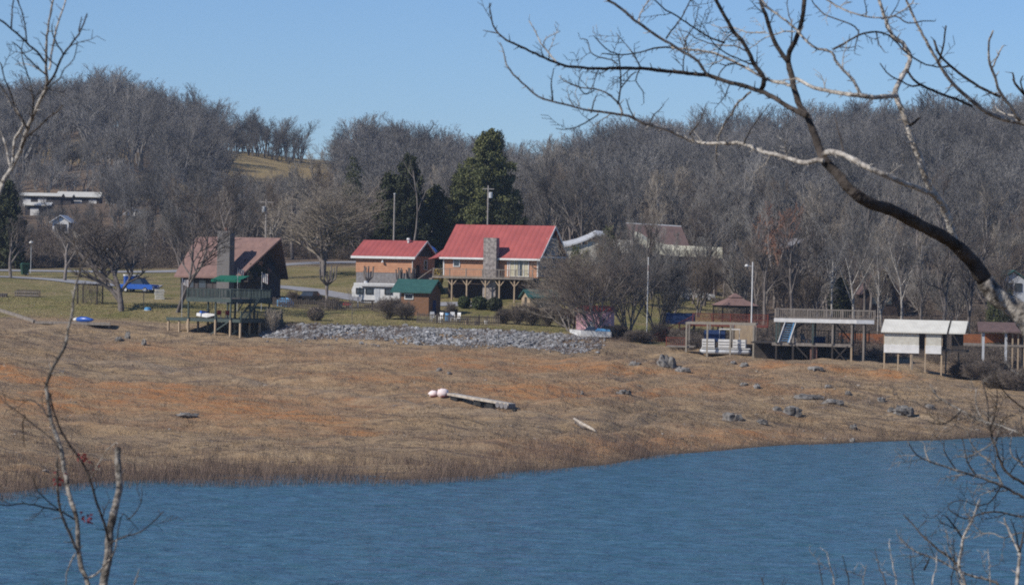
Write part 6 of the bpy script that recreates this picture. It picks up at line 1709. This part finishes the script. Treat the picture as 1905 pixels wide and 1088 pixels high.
SP = [
 ('trunk', M['mottled'], .5, .2, [(172, 1420, 14), (168, 1180, 11), (164, 1088, 9), (152, 1057, 9), (146, 1022, 9), (143, 968, 8), (130, 923, 8), (119, 869, 8), (110, 824, 7.5), (96, 788, 7), (90, 748, 6.5), (87, 717, 6.5), (96, 690, 6), (108, 667, 6), (123, 640, 5.5), (126, 618, 5), (134, 582, 5), (139, 539, 4.5), (146, 515, 4), (156, 486, 3.5), (168, 470, 2)]),
 ('branch', DB, .6, .4, taper(5, 3.5, 202, 1004, 193, 972, 179, 932, 166, 887, 148, 851, 130, 829, 108, 788, 96, 748, 92, 730)),
 ('branch', M['mottled'], .5, .2, taper(6, 4, 146, 1026, 143, 1022, 121, 972, 110, 941, 107, 891, 107, 870, 106, 851)),
 ('branch', DB, .7, .8, taper(3.8, 1.8, 140, 966, 118, 952, 90, 945, 45, 936, 20, 940, 0, 937, -15, 930)),
 ('branch', DB, .7, .6, taper(2.8, 1.5, 112, 950, 90, 932, 70, 912, 62, 892)),
 ('branch', PB, .6, .8, taper(3.2, 1.5, 168, 891, 188, 856, 200, 836, 216, 822)),
 ('branch', DB, .7, .8, taper(2.8, 1.5, 90, 775, 72, 752, 54, 743, 28, 744, 0, 730, -10, 724)),
 ('branch', DB, .7, .8, taper(3, 1.5, 110, 835, 92, 812, 67, 793, 46, 775, 27, 761, 12, 750, 0, 738)),
 ('branch', PB, .6, .4, taper(3, 1.6, 140, 1030, 130, 1048, 124, 1068, 122, 1100)),
 ('branch', PB, .8, .3, taper(2.6, 1.4, 98, 694, 106, 692, 120, 690)),
 ('branch', DB, .6, .5, taper(2.4, 1.3, 46, 770, 42, 790, 44, 812, 46, 830)),
 ('branch', PB, .6, .2, taper(3.5, 2.4, 146, 515, 150, 490, 140, 460, 138, 432))]
rt4 = unproj(172, 1400, 20); rt4.z = gz(rt4.x, 20)
sp_ = thing('sapling', 'thin crooked sapling with a pale bent top in the lower left foreground', 'tree', rt4)
near_tree(sp_, 20, SP, amp=.3)
ST = [('trunk', M['mottled'], .15, 0, [(185, 1420, 20), (190, 1180, 18), (193, 1088, 17), (202, 1030, 16), (204, 990, 15), (213, 950, 14), (222, 909, 13), (220, 878, 12), (219, 850, 12), (220, 833, 12)]),
 ('branch', DB, .7, 1.2, taper(3.6, 1.6, 206, 1010, 217, 1004, 238, 996, 260, 990, 287, 968, 305, 950)),
 ('branch', PB, .7, .8, taper(4, 2.4, 166, 1073, 180, 1066, 193, 1053, 211, 1030, 217, 1004)),
 ('branch', DB, .8, 1, taper(2.4, 1.3, 238, 966, 252, 955, 262, 934, 264, 908)),
 ('branch', DB, .8, 1, taper(2.4, 1.2, 218, 1003, 222, 975, 228, 955, 240, 965, 258, 985))]
rt5 = unproj(185, 1400, 20.5); rt5.z = gz(rt5.x, 20.5)
sb = thing('snapped_trunk', 'pale snapped off trunk with a blunt top beside the thin crooked sapling', 'tree', rt5)
near_tree(sb, 20.5, ST, amp=.3)
# a few dark red leaves still hanging on the sapling
rl_ = random.Random(4); k = 0
lv = MB()
for (px, py, n) in ((152, 848, 9), (165, 856, 5), (178, 862, 4), (107, 896, 9), (112, 884, 5), (164, 962, 10), (154, 955, 5)):
    for i in range(n):
        c = unproj(px + rl_.uniform(-8, 8), py + rl_.uniform(-7, 9), 20 + rl_.uniform(-.2, .2)) - rt4
        d1 = Vector((rl_.uniform(-1, 1), rl_.uniform(-.6, .6), rl_.uniform(-1.4, .2))).normalized(); d2 = d1.cross(Vector((rl_.uniform(-1, 1), 1, rl_.uniform(-1, 1)))).normalized()
        s = .022
        n0 = d1.cross(d2) * .0006
        lv.loft([c, c + d1 * s * .5 + d2 * s * .35, c + d1 * s * 1.3, c + d1 * s * .5 - d2 * s * .35], [c + n0, c + d1 * s * .5 + d2 * s * .35 + n0, c + d1 * s * 1.3 + n0, c + d1 * s * .5 - d2 * s * .35 + n0])
lv.build('red_leaves', M['redleaf'], sp_)
BR = [
 ('branch', M['mottled'], 1, 2, taper(6, 2, 1960, 950, 1905, 924, 1862, 903, 1821, 887, 1780, 875, 1730, 858, 1706, 846, 1689, 821)),
 ('branch', DB, .9, 1.8, taper(6, 2, 1950, 930, 1905, 899, 1870, 875, 1854, 837, 1841, 796, 1837, 751, 1829, 710, 1826, 690)),
 ('branch', M['mottled'], 1, 2, taper(4, 1.8, 1866, 905, 1850, 870, 1838, 855, 1825, 846, 1807, 825, 1798, 800)),
 ('branch', M['mottled'], 1, 2, taper(5, 2, 1960, 830, 1905, 809, 1862, 792, 1821, 780, 1788, 763, 1747, 739, 1736, 726, 1730, 714)),
 ('branch', DB, 1, 2, taper(4, 1.8, 1960, 965, 1905, 961, 1862, 953, 1829, 953, 1796, 965, 1772, 953, 1764, 944)),
 ('branch', M['mottled'], 1, 2, taper(3, 1.5, 1780, 875, 1768, 858, 1757, 838, 1756, 818)),
 ('branch', M['mottled'], 1, 2, taper(3, 1.5, 1730, 860, 1722, 842, 1720, 825)),
 ('branch', M['mottled'], 1, 1.6, taper(3.5, 1.6, 1905, 860, 1884, 850, 1880, 828, 1884, 806)),
 ('branch', DB, .8, .8, taper(3, 1.5, 1905, 868, 1894, 850, 1890, 835)),
 ('branch', M['mottled'], 1, 1.6, taper(3, 1.5, 1838, 790, 1822, 772, 1815, 742, 1818, 720)),
 ('branch', DB, .8, .8, taper(2.6, 1.4, 1842, 800, 1850, 770, 1856, 740, 1852, 716)),
 ('branch', M['mottled'], 1, 1.6, taper(3.5, 1.6, 1821, 887, 1800, 862, 1796, 840, 1790, 815)),
 ('branch', DB, 1, 2, taper(3, 1.3, 1905, 760, 1880, 740, 1860, 716, 1850, 690)),
 ('branch', M['mottled'], 1, 2, taper(3, 1.3, 1862, 792, 1850, 820, 1826, 836, 1800, 850, 1776, 846)),
 ('branch', DB, 1, 2, taper(3, 1.3, 1862, 903, 1846, 930, 1820, 940, 1790, 930, 1764, 936)),
 ('branch', M['mottled'], 1, 2, taper(3, 1.3, 1905, 700, 1884, 690, 1868, 666, 1860, 640)),
 ('branch', DB, 1, 2, taper(3, 1.3, 1788, 763, 1770, 780, 1750, 790, 1726, 784)),
 ('branch', M['mottled'], 1, 2, taper(3, 1.3, 1930, 1000, 1900, 990, 1870, 1000, 1840, 990, 1812, 1000))]
rt6 = unproj(2030, 1150, 24); rt6.z = gz(rt6.x, 24)
br_ = thing('twiggy_shrub', 'tangle of thin pale twigs arching in from the right edge over the shoreline', 'bush', rt6)
near_tree(br_, 24, [('trunk', PB, .3, 0, [(2030, 1290, 16), (2010, 1120, 13), (1985, 1000, 10), (1960, 950, 7), (1950, 930, 6)]), ('trunk', PB, .3, 0, [(2030, 1290, 14), (2000, 1040, 10), (1970, 900, 7), (1960, 830, 5.5), (1905, 868, 3)])] + BR, amp=.6)
B2 = [
 ('trunk', PB, .8, .6, [(1815, 1320, 10), (1802, 1150, 8), (1796, 1088, 6.5), (1784, 1051, 6), (1790, 1020, 5), (1792, 1002, 5), (1809, 965, 4), (1823, 928, 2.5)]),
 ('branch', DB, 1, 2, taper(4, 1.8, 1792, 1002, 1780, 985, 1767, 969, 1760, 960, 1752, 958)),
 ('branch', DB, 1, 2, taper(5, 2, 1784, 1051, 1765, 1036, 1747, 1023, 1730, 1008, 1714, 994, 1698, 975, 1681, 957)),
 ('branch', M['mottled'], 1, 2, taper(5, 2, 1870, 1110, 1854, 1084, 1820, 1074, 1788, 1064, 1760, 1048, 1730, 1035, 1705, 1026, 1689, 1014, 1669, 994)),
 ('branch', DB, .8, .6, taper(4, 1.8, 1720, 1058, 1726, 1046, 1730, 1035)),
 ('branch', M['mottled'], 1, 1.6, taper(3, 1.5, 1800, 1110, 1782, 1070, 1770, 1030, 1762, 1000, 1760, 985))]
rt7 = unproj(1815, 1300, 22); rt7.z = gz(rt7.x, 22)
b2 = thing('twiggy_shrub', 'forked bare shrub with dark tips in the lower right corner', 'bush', rt7)
near_tree(b2, 22, B2, amp=.3)
B3 = [('trunk', PB, .4, .3, [(1885, 1320, 9), (1888, 1150, 8), (1891, 1088, 7), (1895, 1050, 6.5), (1897, 1027, 6), (1885, 1005, 4.5), (1879, 990, 4), (1872, 975, 3.5), (1868, 962, 2.5)]),
 ('branch', DB, .8, .8, taper(5, 2.5, 1897, 1027, 1901, 1010, 1905, 990, 1912, 970)), ('branch', DB, .8, .8, taper(3.5, 1.8, 1895, 1020, 1890, 990, 1880, 965))]
rt8 = unproj(1885, 1300, 21); rt8.z = gz(rt8.x, 21)
b3 = thing('sapling', 'stiff upright sapling with dark red-brown tips at the lower right edge', 'tree', rt8)
near_tree(b3, 21, B3, amp=.2)
rs = random.Random(12)
for i, (px, top, lean) in enumerate(((1530, 1040, -8), (1552, 1026, -14), (1580, 1034, -12), (1606, 1050, 6), (1648, 1020, -20), (1668, 1008, -14), (1700, 1030, -6), (1735, 1026, 8), (1770, 1032, 5), (1842, 1020, -4), (1420, 1072, -4), (250, 1060, 8))):
    r0 = unproj(px + 6, 1330, 21); r0.z = gz(r0.x, 21)
    t = thing('young_shoot', 'thin bare shoot poking up along the bottom edge at the right' if px > 1300 else 'thin bare shoot at the bottom edge right of the snapped trunk', 'shoot', r0, 0, 'bare shoots along the bottom edge' if px > 1300 else None)
    pts = [(px + 6, 1340, 3.2), (px + 4, 1200, 2.8), (px, 1088, 2.4), (px + lean * .5 + rs.uniform(-3, 3), (1088 + top) / 2, 2.0), (px + lean, top, 1.3)]
    o, _ = limb(pts, 21, 900 + i, PB if i % 2 else DB, t, 'stem', .8, 5, .2, twig=.5); rel(o, t)

# ------------------------------------------------------------------ haze
def haze():
    m_ = bpy.data.materials.new('valley_haze'); m_.use_nodes = True
    n, l = m_.node_tree.nodes, m_.node_tree.links
    n.remove(n['Principled BSDF'])
    v = n.new('ShaderNodeVolumePrincipled'); v.inputs['Color'].default_value = (.6, .75, 1, 1); v.inputs['Density'].default_value = 0.0001; v.inputs['Anisotropy'].default_value = .1
    l.new(v.outputs[0], n['Material Output'].inputs['Volume'])
    o = MB().box(-2200, 2200, -260, 2700, -8, 140).build('haze', m_)
    o['kind'] = 'stuff'; o['label'] = 'thin blue winter haze over the valley'
HAZE = True
if HAZE: haze()
